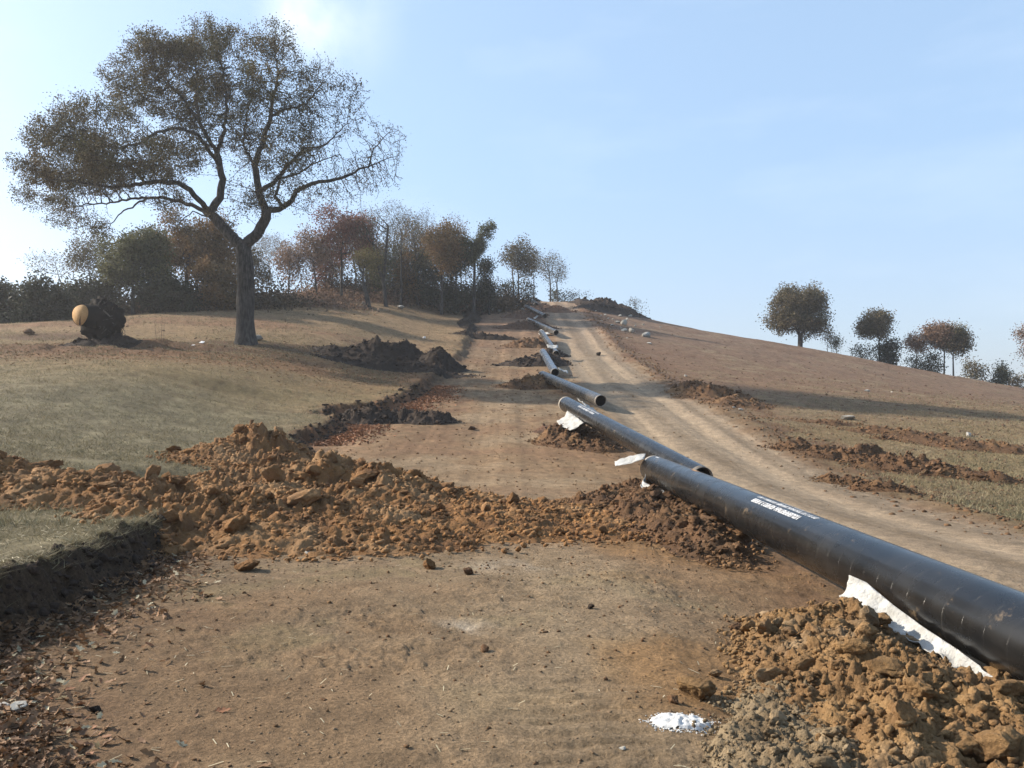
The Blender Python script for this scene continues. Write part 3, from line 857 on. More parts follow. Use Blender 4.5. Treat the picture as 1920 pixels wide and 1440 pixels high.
# ------------------------------------------------------------------ trees: branches grown towards points inside the crown
def grow(nodes, par, A, step, di, dk, rs, iters=110, trop=(0, 0, 0), jit=.12):
    nodes = [np.array(n, float) for n in nodes]; par = list(par)
    A = np.array(A, float)
    nd = np.full(len(A), 1e9); ni = np.zeros(len(A), int)
    alive = np.ones(len(A), bool)
    new = list(range(len(nodes)))
    trop = np.array(trop, float)
    seen = set()
    for it in range(iters):
        if new:
            NP = np.array([nodes[k] for k in new])
            for c0 in range(0, len(NP), 400):
                blk = NP[c0:c0 + 400]
                d = ((A[:, None, :] - blk[None]) ** 2).sum(-1)
                j = d.argmin(1); dm = np.sqrt(d[np.arange(len(A)), j])
                better = dm < nd
                nd[better] = dm[better]; ni[better] = np.array(new)[c0 + j[better]]
            alive &= nd > dk
        act = alive & (nd < di)
        if not act.any():
            break
        acc = {}
        idx = np.nonzero(act)[0]
        NA = np.array([nodes[k] for k in ni[idx]])
        dv = A[idx] - NA; dv /= np.linalg.norm(dv, axis=1)[:, None]
        order = np.argsort(ni[idx], kind='stable')
        ks = ni[idx][order]; dvs = dv[order]
        u_, st = np.unique(ks, return_index=True)
        sums = np.add.reduceat(dvs, st, axis=0)
        new = []
        for k, sv in zip(u_, sums):
            sv = sv + rs.normal(0, jit, 3) + trop
            L = np.linalg.norm(sv)
            if L < 1e-6: continue
            q = nodes[k] + sv / L * step
            key = (int(k), int(round(q[0] / step * 3)), int(round(q[1] / step * 3)), int(round(q[2] / step * 3)))
            if key in seen: continue
            seen.add(key)
            nodes.append(q); par.append(int(k)); new.append(len(nodes) - 1)
        if not new:
            break
    return np.array(nodes), np.array(par)
def pipe_radii(par, tip, e, fixed=None):
    n = len(par)
    r = np.zeros(n); acc = np.zeros(n); cnt = np.zeros(n, int)
    for k in range(n - 1, -1, -1):          # children always follow their parent
        r[k] = max(acc[k] ** (1 / e), tip)
        if fixed is not None and k in fixed:
            r[k] = max(fixed[k], 0)
        if par[k] >= 0:
            acc[par[k]] += r[k] ** e; cnt[par[k]] += 1
    return r, cnt
def branch_mesh(nodes, par, rad, sel, sides, sway=None):
    """chains of rings along the thickest child"""
    n = len(par)
    kids = [[] for _ in range(n)]
    for k in range(n):
        if par[k] >= 0: kids[par[k]].append(k)
    for k in range(n): kids[k].sort(key=lambda q: -rad[q])
    V = []; Q = []; base = 0
    starts = [(k, None) for k in range(n) if par[k] < 0]
    while starts:
        s, p = starts.pop()
        chain = [] if p is None else [p]
        k = s
        while True:
            chain.append(k)
            if not kids[k]: break
            for q in kids[k][1:]: starts.append((q, k))
            k = kids[k][0]
        cs = [q for i, q in enumerate(chain) if sel(rad[q]) or (i == 0 and p is not None)]
        # contiguous run only
        run = []
        runs = []
        for i, q in enumerate(chain):
            ok = sel(rad[q])
            if ok:
                if not run and i > 0: run = [chain[i - 1]]
                run.append(q)
            elif run:
                runs.append(run); run = []
        if run: runs.append(run)
        for run in runs:
            if len(run) < 2: continue
            P = nodes[run]; R = rad[run].copy()
            if run[0] == p or rad[run[0]] > R[1] * 1.6: R[0] = R[1] * 1.1
            T = np.gradient(P, axis=0); T /= np.linalg.norm(T, axis=1)[:, None] + 1e-9
            ref = np.array([0.37, .61, .2]) if abs(T[0][2]) > .5 else np.array([0, 0, 1.0])
            A_ = np.cross(T, ref); A_ /= np.linalg.norm(A_, axis=1)[:, None] + 1e-9
            B_ = np.cross(T, A_)
            m = sides if R.max() > .05 else max(3, sides - 2)
            t = np.arange(m) * 2 * math.pi / m
            ring = P[:, None, :] + R[:, None, None] * (np.cos(t)[None, :, None] * A_[:, None, :] + np.sin(t)[None, :, None] * B_[:, None, :])
            V.append(ring.reshape(-1, 3))
            i = np.arange(len(run) - 1)[:, None] * m + base
            j = np.arange(m)[None]; j2 = (j + 1) % m
            Q.append(np.stack([i + j, i + j2, i + m + j2, i + m + j], -1).reshape(-1, 4))
            base += len(run) * m
    if not V: return None
    return np.vstack(V), np.vstack(Q)
def leaves_mesh(name, P, size, mat, rs, flat=0.0):
    """one four-cornered leaf per point"""
    n = len(P)
    a = rs.normal(0, 1, (n, 3)); a[:, 2] *= (1 - flat); a /= np.linalg.norm(a, axis=1)[:, None]
    b = rs.normal(0, 1, (n, 3)); b[:, 2] *= (1 - flat)
    b -= a * (a * b).sum(1)[:, None]; b /= np.linalg.norm(b, axis=1)[:, None] + 1e-9
    s = (size * rs.uniform(.6, 1.35, n))[:, None]
    nrm = np.cross(a, b)
    V = np.stack([P - a * s * .5, P + b * s * .32 + nrm * s * .07, P + a * s * .5, P - b * s * .32 + nrm * s * .07], 1).reshape(-1, 3)
    Q = np.arange(n * 4).reshape(n, 4)
    return mesh_np(name, V, Q, mat)
def polyline(pts, step):
    out = []
    for a, b in zip(pts[:-1], pts[1:]):
        a = np.array(a, float); b = np.array(b, float)
        n = max(1, int(np.linalg.norm(b[:3] - a[:3]) / step))
        for i in range(n): out.append(a + (b - a) * i / n)
    out.append(np.array(pts[-1], float))
    return out
def ell_points(ells, dens, rs, minn=20):
    """ells: centre xyz, radii xyz, density factor"""
    out = []
    for c, r, w in ells:
        n = int(max(minn, dens * w * r[0] * r[1] * r[2]))
        q = rs.normal(0, 1, (n, 3)); q /= np.linalg.norm(q, axis=1)[:, None]
        q *= rs.uniform(0.05, 1, (n, 1)) ** .42
        out.append(np.array(c)[None] + q * np.array(r)[None])
    return np.vstack(out)

def make_tree(name, label, base, stems, ells, leafmat, nleaf, lsize, cat='tree', group=None, bark='bark', trunk_r=.14, natt=500, step=.35, seed=1, tip=.012, leaf_spread=.42, sub=None, e=2.3, fixed=None):
    rs = np.random.RandomState(seed)
    base = Vector(base)
    root = tag(link(name, None, None, base), label, cat, group)
    bo = np.array(base)
    nodes = []; par = []; tap = {}
    for st in stems:
        pts = polyline([np.array(p, float) for p in st], step)
        first = len(nodes)
        for i, q in enumerate(pts):
            tap[len(nodes)] = 1 - .55 * i / max(1, len(pts) - 1)
            nodes.append(np.array(q[:3]))
            par.append(-1 if i == 0 else len(nodes) - 2)
    vol = sum(w * r[0] * r[1] * r[2] for c, r, w in ells)
    A = ell_points(ells, natt / max(vol, 1e-6), rs)
    nodes, par = grow(nodes, par, A, step, max(6 * step, 1.0) * 3, step * 1.15, rs, 90)
    rad, cnt = pipe_radii(par, tip, e)
    k0 = [k for k in range(len(par)) if par[k] < 0]
    f = trunk_r / max(rad[k] for k in k0)
    rad = np.maximum(rad * np.where(rad > tip * 3, f, 1 + (f - 1) * (rad - tip) / (tip * 2)), tip)
    rad = np.minimum(rad, trunk_r)
    for k, t_ in tap.items(): rad[k] = max(min(rad[k], trunk_r * t_), tip)
    for k in range(len(par)):
        if k not in tap: rad[k] = min(rad[k], max(rad[par[k]] * .85, tip))
    for k in k0: rad[k] = trunk_r * 1.3
    loc = nodes - bo
    r = branch_mesh(loc, par, rad, lambda q: q >= trunk_r * .42, 8)
    if r: link('trunk', mesh_np('trunk', r[0], r[1], M[bark], True), root)
    r = branch_mesh(loc, par, rad, lambda q: q < trunk_r * .42, 5)
    if r: link('branches', mesh_np('branches', r[0], r[1], M[bark], True), root)
    if nleaf:
        ends_ = np.nonzero(rad < tip * 2.6)[0]
        pk = loc[rs.choice(ends_, nleaf)] + rs.normal(0, leaf_spread, (nleaf, 3))
        link('crown', leaves_mesh('crown', pk, lsize, M[leafmat], rs), root)
    return root

def simple_tree(name, label, Y, bu, stems, ells, leafmat, nleaf, lsize, **k):
    """stems: lists of (u, v) pixels after the foot; ells: (u, v, ru, rv[, weight]); all at distance Y"""
    if isinstance(Y, tuple): Y = ground_at(bu, Y[0], 40, 124).y
    b = on(bu, Y)
    rs = np.random.RandomState(k.get('seed', 1))
    vb = HV - b.z * F / Y
    if k.get('cat') == 'bush':
        extra = []
        for q in ells:
            g_ = on(q[0], Y); vg = HV - g_.z * F / Y
            if vg > q[1] + 2:
                extra.append((q[0], (q[1] + vg) / 2 + 2, q[2] * 1.02, (vg - q[1]) / 2 + 3, .8))
        ells = list(ells) + extra
        nleaf = int(nleaf * 1.5)
    else:
        ells = [(q[0], q[1], q[2] * 1.2, q[3] * 1.16) + tuple(q[4:]) for q in ells]
        if name in ('bare_tree', 'thin_tree'):
            stems = [st_[:-1] if len(st_) == 2 and not isinstance(st_[0], (int, float)) else st_ for st_ in stems]
        nleaf = int(nleaf * 2.2); lsize *= .85; k['natt'] = int(k.get('natt', 500) * 1.6)
    px = Y / F
    st = []
    for s in stems:
        off = 0 if not isinstance(s[0], (int, float)) else s[0]
        pts = s if not isinstance(s[0], (int, float)) else s[1:]
        b2 = on(bu + off, Y) if off else b
        line = [(b2.x, b2.y, b2.z - .15)]
        for (u, v) in pts:
            q = at(u, v, Y); line.append((q.x, q.y + rs.uniform(-.3, .3), q.z))
        st.append(line)
    el_ = []
    for q in ells:
        u, v, ru, rv = q[:4]; w = q[4] if len(q) > 4 else 1.0
        ns = 7 if ru * rv > 350 else (4 if ru * rv > 120 else 1)
        if ns > 1 and name == 'round_tree':
            c = at(u, v, Y); el_.append(((c.x, c.y, c.z), (ru * px * .9, ru * px * .9, rv * px * .9), w * .55))
        for j in range(ns):
            if ns == 1:
                du = dv = dd = 0; sr = 1.0; ww = 1.0
            else:
                q3 = rs.normal(0, 1, 3); q3 *= .72 * rs.uniform(.35, 1) / np.linalg.norm(q3)
                du, dd, dv = q3; sr = rs.uniform(.34, .58); ww = rs.uniform(.35, 1.7)
            c = at(u + du * ru, v + dv * rv, Y)
            el_.append(((c.x, c.y + dd * ru * px, c.z), (ru * px * sr * rs.uniform(.85, 1.2), ru * px * sr, rv * px * sr * rs.uniform(.85, 1.1)), w * ww))
    return make_tree(name, label, b, st, el_, leafmat, nleaf, lsize, **k)

# ---- the big oak
ZO = 54.0
def zo(zx, zy, d=0.0):
    q = at(zx / 2.0575, zy / 2.0575, ZO + d)
    return np.array([q.x, q.y, q.z])
rs = np.random.RandomState(11)
ob = on(950 / 2.0575, ZO)
sk_nodes = []; sk_par = []; sk_fix = {}
def limb(start, pts, r0, r1):
    """pts: (zx, zy, depth); returns index list"""
    ids = []
    P = [np.append(zo(*p), 0) for p in pts]
    if start is None:
        line = polyline(P, .3); prev = -1
    else:
        line = polyline([np.append(sk_nodes[start], 0)] + P, .3)[1:]; prev = start
    r0 *= ZO / 46 * .88; r1 *= ZO / 46 * .88
    for i, q in enumerate(line):
        w = rs.normal(0, .035, 3) if start is not None else 0
        sk_nodes.append(q[:3] + w); sk_par.append(prev)
        k = len(sk_nodes) - 1
        sk_fix[k] = r0 + (r1 - r0) * i / max(1, len(line) - 1)
        prev = k; ids.append(k)
    return ids
def near(ids, zx, zy):
    t = zo(zx, zy)
    return min(ids, key=lambda k: (sk_nodes[k][0] - t[0]) ** 2 + (sk_nodes[k][2] - t[2]) ** 2)
tr_ = limb(None, [(950, 1350, 0), (949, 1322, 0), (946, 1230, 0), (948, 1100, 0), (944, 1010, 0), (938, 955, 0)], .60, .50)
for k in tr_:
    zz = 2.0575 * (HV - F * sk_nodes[k][2] / sk_nodes[k][1])
    sk_fix[k] = .54 + .06 * (zz - 955) / 350 + .34 * math.exp(-max(0, 1338 - zz) / 26) + .02 * math.sin(zz * .05)
L0 = limb(tr_[-1], [(898, 915, .2), (850, 868, .4), (812, 822, .5)], .38, .33)
R0 = limb(tr_[-1], [(995, 895, -.2), (1030, 842, -.4), (1026, 812, -.4)], .36, .32)
La = limb(L0[-1], [(848, 760, .8), (858, 690, 1.2), (850, 640, 1.4), (838, 595, 1.5)], .27, .20)
Lb = limb(La[-1], [(862, 520, 2.2), (874, 440, 2.6), (872, 370, 2.8), (862, 280, 3.0), (835, 190, 3.0)], .15, .04)
Lc = limb(La[-1], [(805, 540, .6), (770, 470, 0), (720, 400, -.6), (660, 330, -1.2), (600, 260, -1.6)], .15, .04)
Ld = limb(near(La, 848, 610), [(765, 520, -1.4), (690, 492, -2.4), (610, 508, -3.0), (540, 552, -3.4), (450, 570, -3.8), (340, 545, -4.2), (230, 520, -4.2)], .14, .03)
Le = limb(L0[-1], [(770, 775, -.6), (735, 735, -1.2), (690, 708, -1.8), (600, 698, -2.4), (500, 716, -2.8), (415, 722, -3.0), (300, 700, -3.2), (180, 690, -3.2)], .20, .03)
Lf = limb(near(L0, 825, 835), [(760, 800, 1.4), (700, 778, 2.2), (620, 762, 2.8), (520, 764, 3.4), (440, 780, 3.8), (330, 790, 4.2), (230, 800, 4.4)], .16, .025)
Lg = limb(near(Lf, 470, 772), [(455, 830, 3.8), (420, 880, 4.0), (390, 905, 4.2)], .07, .02)
Lh = limb(near(L0, 830, 850), [(745, 815, -1.2), (700, 850, -1.8), (665, 890, -2.0)], .06, .02)
Li = limb(near(Lc, 770, 470), [(755, 370, 1.0), (760, 280, 2.0), (740, 200, 2.6)], .10, .03)
Lj = limb(near(Le, 600, 698), [(520, 650, -4.2), (420, 620, -5.0), (330, 620, -5.6)], .09, .025)
Ra = limb(R0[-1], [(1005, 765, -.4), (990, 700, -.6), (986, 635, -.8), (1010, 560, -1.0), (1040, 470, -1.2), (1058, 370, -1.4), (1070, 280, -1.4), (1062, 200, -1.4)], .25, .04)
Rb = limb(R0[-1], [(1075, 806, .6), (1125, 775, 1.2), (1142, 738, 1.6), (1200, 710, 2.0), (1300, 690, 2.6), (1372, 664, 3.0), (1420, 640, 3.2), (1440, 575, 3.4), (1492, 520, 3.4)], .20, .025)
Rc = limb(near(Ra, 998, 740), [(1060, 700, -1.6), (1110, 640, -2.4), (1170, 575, -3.2), (1260, 558, -3.8), (1340, 480, -4.2)], .15, .025)
Rd = limb(near(Ra, 1040, 470), [(1110, 420, .4), (1180, 400, 1.2), (1250, 310, 1.8)], .10, .03)
Re = limb(near(Rb, 1085, 800), [(1062, 760, .2), (1080, 690, 1.2), (1150, 668, 2.4), (1230, 620, 3.2), (1310, 595, 3.8)], .11, .025)
Rf = limb(near(Rb, 1420, 640), [(1480, 616, 3.0), (1540, 600, 3.0)], .05, .02)
Rg = limb(near(Ra, 988, 650), [(940, 560, 1.6), (950, 450, 2.6), (980, 350, 3.2)], .10, .03)
LOBES = [(830, 180, 150, 105, 1.1, 2.6), (1060, 190, 120, 105, 1, -1.2), (620, 230, 150, 110, 1.2, -1), (520, 330, 130, 130, 1.2, 0), (700, 380, 170, 150, 1, 1), (880, 350, 170, 150, .8, 3), (1080, 370, 170, 160, 1, -2),
         (1235, 330, 90, 130, 1.3, 1), (1340, 400, 95, 125, 1.5, -2), (1200, 480, 170, 120, 1.2, 1), (1475, 570, 105, 120, 1.5, 3), (1390, 660, 150, 85, 1.2, 3), (1130, 620, 150, 110, 1, -3), (1500, 690, 70, 50, .8, 3), (370, 470, 170, 100, 1.2, -4),
         (250, 560, 150, 110, 1.2, -3), (130, 655, 95, 85, 1.2, -2), (330, 660, 190, 110, 1.1, 2), (500, 620, 170, 110, 1.1, -4), (650, 580, 160, 100, 1, -1), (790, 540, 120, 110, .9, 1), (950, 530, 110, 140, .9, 2),
         (150, 760, 110, 55, 1, 1), (300, 840, 140, 60, .6, 4), (380, 895, 90, 50, .5, 4), (950, 720, 80, 100, .5, 1), (1010, 790, 150, 45, .6, -1), (640, 770, 110, 60, .7, 3), (1300, 750, 190, 45, .5, 2), (1180, 800, 50, 40, .3, 1)]
zpx = ZO / F / 2.0575
ells_o = []
for (zx, zy, rx, ry, w, d) in LOBES:
    c = zo(zx, zy, d)
    ells_o.append((c, (rx * zpx * .95, max(rx, ry) * zpx * 1.2, ry * zpx * .95), w * .28))
    for j in range(6):
        q3 = rs.normal(0, 1, 3); q3 *= .75 * rs.uniform(.4, 1) / np.linalg.norm(q3)
        sr = rs.uniform(.26, .46)
        c = zo(zx + q3[0] * rx, zy + q3[2] * ry, d + q3[1] * rx * zpx * 1.2)
        ells_o.append((c, (rx * zpx * sr * rs.uniform(1, 1.5), max(rx, ry) * zpx * sr * 1.2, ry * zpx * sr * rs.uniform(.7, 1)), w * rs.uniform(.5, 1.9)))
A = ell_points(ells_o, 24000 / sum(w * r[0] * r[1] * r[2] for c, r, w in ells_o), rs)
nodes, par = grow(sk_nodes, sk_par, A, .25, 5.2, .31, rs, 120, jit=.22)
rad, cnt = pipe_radii(par, .0155, 2.55, None)
for k, r in sk_fix.items(): rad[k] = r
for k in range(len(par)):
    if k not in sk_fix: rad[k] = min(rad[k], max(rad[par[k]] * .8, .0155))
oak = tag(link('oak_tree', None, None, ob), 'huge spreading oak with forked trunk and thinning autumn leaves on the left', 'tree')
loc = nodes - np.array(ob)
r = branch_mesh(loc, par, rad, lambda q: q >= .35, 14); link('trunk', mesh_np('trunk', r[0], r[1], M['bark'], True), oak)
r = branch_mesh(loc, par, rad, lambda q: .07 <= q < .35, 8); link('limbs', mesh_np('limbs', r[0], r[1], M['bark'], True), oak)
r = branch_mesh(loc, par, rad, lambda q: q < .07, 5); link('twigs', mesh_np('twigs', r[0], r[1], M['bark'], True), oak)
tips = np.nonzero(rad < .03)[0]
zx_ = 2.0575 * (960 + F * nodes[tips, 0] / nodes[tips, 1])
zy_ = 2.0575 * (HV - F * nodes[tips, 2] / nodes[tips, 1])
pw = np.interp(zx_, [0, 500, 800, 950, 1120, 1250, 1500], [1, 1, .95, .82, .56, .22, .05]) * np.interp(zy_, [700, 850, 950], [1, .6, .4])
pw = pw * (.2 + 1.8 * sst(.3, .75, vn3(nodes[tips, 0] * .75, nodes[tips, 1] * .75, nodes[tips, 2] * .9, 3)))
NL = 165000
ch = rs.choice(tips, NL, p=pw / pw.sum())
P = loc[ch] + rs.normal(0, .19, (NL, 3))
link('crown', leaves_mesh('crown', P, .112, M['oak_leaf'], rs), oak)
print('OAK', len(nodes))

# ---- trees and bushes along the crest, from left to right
CG = 'trees on the crest of the hill'
T = simple_tree
T('bush', 'dark evergreen bush cut by the left edge of the picture', 70, 10, [[(10, 575)]], [(8, 562, 40, 33)], 'dkgreen_leaf', 5200, .26, cat='bush', seed=21, trunk_r=.12, natt=260)
T('bush', 'dark evergreen bush under the bare pale tree', 68, 75, [[(75, 575)]], [(68, 562, 42, 38), (112, 568, 30, 30)], 'dkgreen_leaf', 6500, .26, cat='bush', seed=22, trunk_r=.12, natt=300)
T('bare_tree', 'bare pale twiggy tree low at the left behind the dark bushes', 88, 105, [[(105, 545)], [6, (112, 530)]], [(105, 500, 46, 27)], 'grey_leaf', 260, .2, seed=23, group=CG, bark='pale_bark', trunk_r=.15, natt=520)
T('thin_tree', 'thin grey green tree left of the big green tree', 80, 165, [[(166, 520)]], [(165, 480, 30, 45), (190, 470, 25, 40)], 'grey_leaf', 1700, .22, seed=24, group=CG, trunk_r=.14, natt=420)
T('bush', 'grey green bush behind the sawn root ball', 74, 165, [[(165, 560)]], [(150, 550, 45, 32), (190, 545, 35, 40)], 'dkgreen_leaf', 5200, .26, cat='bush', seed=25, trunk_r=.1, natt=260)
T('leafy_tree', 'broad olive green tree left of the big oak', 74, 250, [[(250, 540), (248, 500)]], [(248, 478, 52, 56), (225, 515, 36, 40), (285, 510, 40, 42)], 'green_leaf', 9500, .26, seed=26, group=CG, trunk_r=.2, natt=520)
T('leafy_tree', 'tall rusty brown tree behind the left limb of the big oak', 80, 350, [[(350, 520), (352, 480)]], [(350, 425, 44, 42), (335, 470, 50, 45), (385, 480, 46, 44), (410, 430, 28, 30, .5)], 'brown_leaf', 9000, .26, seed=27, group=CG, trunk_r=.24, natt=620)
T('bush', 'dark tangled bush at the foot of the rusty brown tree', 74, 325, [[(325, 560)]], [(320, 542, 62, 34)], 'dkgreen_leaf', 5200, .26, cat='bush', seed=28, trunk_r=.1, natt=300)
T('bush', 'reddish brown bush directly left of the oak trunk', 76, 405, [[(405, 560)]], [(402, 525, 46, 42)], 'brown_leaf', 5200, .24, cat='bush', seed=29, trunk_r=.1, natt=320)
T('thin_tree', 'small brown tree with pale stem just right of the oak trunk', (556,), 509, [[(508, 520), (510, 500)]], [(514, 470, 36, 40)], 'grey_leaf', 1500, .19, seed=30, group=CG, bark='pale_bark', trunk_r=.13, natt=420)
T('thin_tree', 'small pinkish twiggy tree with pale stem between oak and red tree', (550,), 568, [[(565, 520), (562, 500)]], [(560, 470, 36, 44)], 'pink_leaf', 1500, .18, seed=31, group=CG, bark='pale_bark', trunk_r=.13, natt=420)
T('red_tree', 'round tree with dark red leaves behind the pollards', 94, 640, [[(640, 500), (640, 470)]], [(645, 425, 48, 34), (622, 455, 34, 34), (670, 455, 34, 40)], 'red_leaf', 5200, .26, seed=32, group=CG, trunk_r=.2, natt=520)
T('pollard_tree', 'short leaning pollard with a yellowish tuft of shoots', (576,), 692, [[(688, 555), (680, 522)]], [(684, 496, 24, 26)], 'yellow_leaf', 1700, .16, seed=33, group=CG, trunk_r=.30, natt=340, step=.25)
T('bare_tree', 'tall nearly bare tree between the two leaning trunks', (575,), 724, [[(722, 550), (718, 528), (704, 480), (698, 450)], [0, (722, 550), (718, 528), (724, 470), (728, 425)]], [(712, 425, 34, 45), (718, 470, 28, 42)], 'grey_leaf', 900, .16, seed=34, group=CG, trunk_r=.24, natt=560, step=.3)
T('pollard_tree', 'leaning tree with kinked trunk and spreading crown, last of the front three', (573,), 786, [[(776, 548), (769, 522), (762, 500)], [0, (776, 548), (770, 522), (782, 490)]], [(772, 455, 46, 52), (750, 440, 30, 36)], 'grey_leaf', 2600, .17, seed=35, group=CG, trunk_r=.27, natt=640, step=.3)
T('bare_tree', 'bare grey tree reaching highest behind the leaning kinked trunk', 96, 752, [[(752, 480), (752, 440)]], [(756, 412, 46, 36)], 'grey_leaf', 420, .18, seed=36, group=CG, trunk_r=.2, natt=520)
T('leafy_tree', 'orange brown tree in the middle of the crest wood', 96, 828, [[(828, 490), (826, 465)]], [(822, 445, 42, 36), (835, 475, 34, 34)], 'brown_leaf', 4600, .25, seed=37, group=CG, trunk_r=.2, natt=460)
T('bare_tree', 'pale bare tree behind the orange brown tree', 106, 856, [[(855, 490), (852, 455)]], [(852, 430, 32, 30)], 'grey_leaf', 220, .2, seed=38, group=CG, bark='pale_bark', trunk_r=.18, natt=420)
T('ivy_tree', 'slanting ivy clad tree that leans to the right against the sky', 98, 888, [[(890, 490), (893, 460), (905, 437), (920, 424)]], [(889, 480, 12, 22), (895, 455, 14, 18), (906, 438, 14, 13), (920, 425, 9, 8), (874, 465, 17, 24, .6)], 'green_leaf', 4200, .22, seed=39, group=CG, trunk_r=.22, natt=340, step=.3, leaf_spread=.28)
T('bush', 'round dark bush right of the slanting ivy tree', 102, 917, [[(917, 520)]], [(915, 500, 24, 24)], 'dkgreen_leaf', 2600, .24, cat='bush', seed=40, trunk_r=.1, natt=220)
T('bush', 'dark bush mass below the slanting ivy tree', 98, 855, [[(855, 530)]], [(850, 505, 42, 28), (800, 505, 30, 25)], 'dkgreen_leaf', 4600, .25, cat='bush', seed=41, trunk_r=.1, natt=260)
T('leafy_tree', 'brown tree on pale stems left of the narrow crest tree', 112, 972, [[(972, 520), (970, 500)], [-8, (962, 525), (960, 500)]], [(968, 474, 29, 30), (975, 500, 24, 22, .6)], 'grey_leaf', 2300, .26, seed=42, group=CG, bark='pale_bark', trunk_r=.16, natt=420)
T('thin_tree', 'narrow dark tree between two wider crest trees', 114, 1001, [[(1001, 520), (1000, 500)]], [(1000, 488, 12, 26)], 'grey_leaf', 800, .24, seed=43, group=CG, trunk_r=.12, natt=220)
T('sparse_tree', 'sparse rounded tree on two stems, last on the right of the crest', 122, 1032, [[(1032, 530), (1030, 512)], [14, (1044, 530), (1048, 512)]], [(1030, 500, 22, 28), (1050, 512, 20, 24)], 'grey_leaf', 1500, .2, seed=44, group=CG, trunk_r=.15, natt=560)
T('bush', 'low dark scrub at the top of the haul road', 124, 1060, [[(1060, 552)]], [(1050, 548, 22, 8), (1078, 552, 12, 5)], 'dkgreen_leaf', 1400, .22, cat='bush', seed=45, trunk_r=.06, natt=120)
T('bush', 'dark scrub under the brown tree on pale stems', 111, 960, [[(960, 545)]], [(950, 538, 34, 14), (915, 532, 30, 12), (990, 540, 18, 14)], 'dkgreen_leaf', 3200, .24, cat='bush', seed=46, trunk_r=.06, natt=200)
T('bush', 'tiny bare twigs on the crest left of the dark crest heap', 121, 1100, [[(1100, 553)]], [(1098, 553, 10, 4)], 'grey_leaf', 90, .15, cat='bush', seed=47, trunk_r=.03, natt=60, tip=.008)
T('bare_tree', 'bare grey tree behind the tall nearly bare tree', 102, 700, [[(700, 470), (700, 430)]], [(702, 410, 34, 34), (690, 440, 30, 34)], 'grey_leaf', 260, .18, seed=48, group=CG, trunk_r=.16, natt=520)
T('bare_tree', 'bare twiggy tree between the grey high one and the orange brown tree', 104, 795, [[(795, 470), (794, 440)]], [(795, 420, 30, 32), (790, 455, 28, 30)], 'grey_leaf', 300, .18, seed=49, group=CG, trunk_r=.15, natt=480)
WOOD = [(595, 92, 30, 460, 'pink_leaf'), (625, 102, 34, 470, 'brown_leaf'), (665, 104, 36, 440, 'red_leaf'), (690, 100, 32, 480, 'brown_leaf'), (720, 106, 36, 465, 'grey_leaf'), (748, 104, 32, 485, 'green_leaf'), (775, 108, 34, 455, 'brown_leaf'),
        (800, 103, 30, 480, 'green_leaf'), (842, 105, 30, 470, 'green_leaf'), (866, 108, 26, 462, 'grey_leaf'), (610, 100, 26, 500, 'red_leaf'), (705, 98, 28, 505, 'green_leaf'), (765, 100, 28, 505, 'brown_leaf'), (540, 92, 30, 480, 'pink_leaf'), (480, 88, 30, 490, 'grey_leaf'), (300, 86, 36, 470, 'brown_leaf'), (420, 86, 34, 480, 'brown_leaf')]
WLAB = ['pinkish brown tree with its crown left of the dark red tree', 'rusty brown tree behind the left half of the dark red tree', 'second dark red tree, behind and right of the round dark red one', 'brown tree right behind the short pollard with the yellowish tuft',
        'grey brown tree behind the tall nearly bare forked tree', 'olive green tree between the tall bare tree and the leaning kinked trunk', 'brown tree whose crown rises behind the leaning kinked trunk', 'olive green tree just left of the orange brown tree',
        'olive green tree filling the gap right of the orange brown tree', 'grey brown tree just left of the slanting ivy tree', 'low reddish tree under the dark red tree', 'low olive green tree behind the pollard trunks', 'low brown tree at the foot of the middle crest wood',
        'pinkish brown tree between the two small pale stemmed trees', 'grey brown tree showing directly right of the oak trunk', 'brown tree showing between the green tree and the rusty brown one', 'brown tree showing directly left of the oak trunk above the reddish bush']
for k_, (u, Y, ru, vc, lm_) in enumerate(WOOD):
    T('wood_tree', WLAB[k_], Y, u, [[(u + (k_ * 37 % 11) - 5, 520), (u + (k_ * 53 % 17) - 8, vc + 28)]], [(u, vc, ru, 34), (u + 8, vc + 30, ru * .8, 24)], lm_, 1500, .26, seed=200 + k_, group='tangled wood on the crest', trunk_r=.13, natt=330)
# right side
RG = 'trees on the right skyline'
T('round_tree', 'dense round tree alone on the right skyline, largest there', 108, 1500, [[(1500, 624)], [0, (1501, 628), (1512, 610)], [0, (1500, 628), (1487, 608)]], [(1499, 582, 50, 40, .6), (1473, 596, 30, 26), (1527, 596, 30, 27), (1500, 558, 36, 20), (1500, 608, 44, 13), (1480, 572, 32, 26), (1520, 572, 32, 28)], 'grey_leaf', 12500, .27, seed=51, group=RG, trunk_r=.34, natt=700)
T('sapling', 'thin sapling in the shade right of the dense round tree', 107, 1552, [[(1552, 636)]], [(1553, 630, 8, 7)], 'grey_leaf', 260, .18, seed=52, group=RG, trunk_r=.05, natt=60, step=.2)
T('sapling', 'small leafy sapling between the round tree and the leaning tree', 107, 1569, [[(1569, 645)]], [(1568, 640, 8, 11)], 'green_leaf', 520, .18, seed=53, group=RG, trunk_r=.05, natt=70, step=.2)
T('round_tree', 'medium tree leaning over a dark bush on the right skyline', 106, 1650, [[(1648, 635), (1642, 622)]], [(1640, 606, 26, 20), (1650, 595, 18, 12), (1625, 618, 16, 12), (1640, 624, 20, 10)], 'grey_leaf', 4600, .25, seed=54, group=RG, trunk_r=.16, natt=420)
T('bush', 'dark round bush under the leaning medium tree', 105, 1664, [[(1664, 660)]], [(1664, 652, 24, 17)], 'dkgreen_leaf', 3000, .22, cat='bush', seed=55, trunk_r=.08, natt=220)
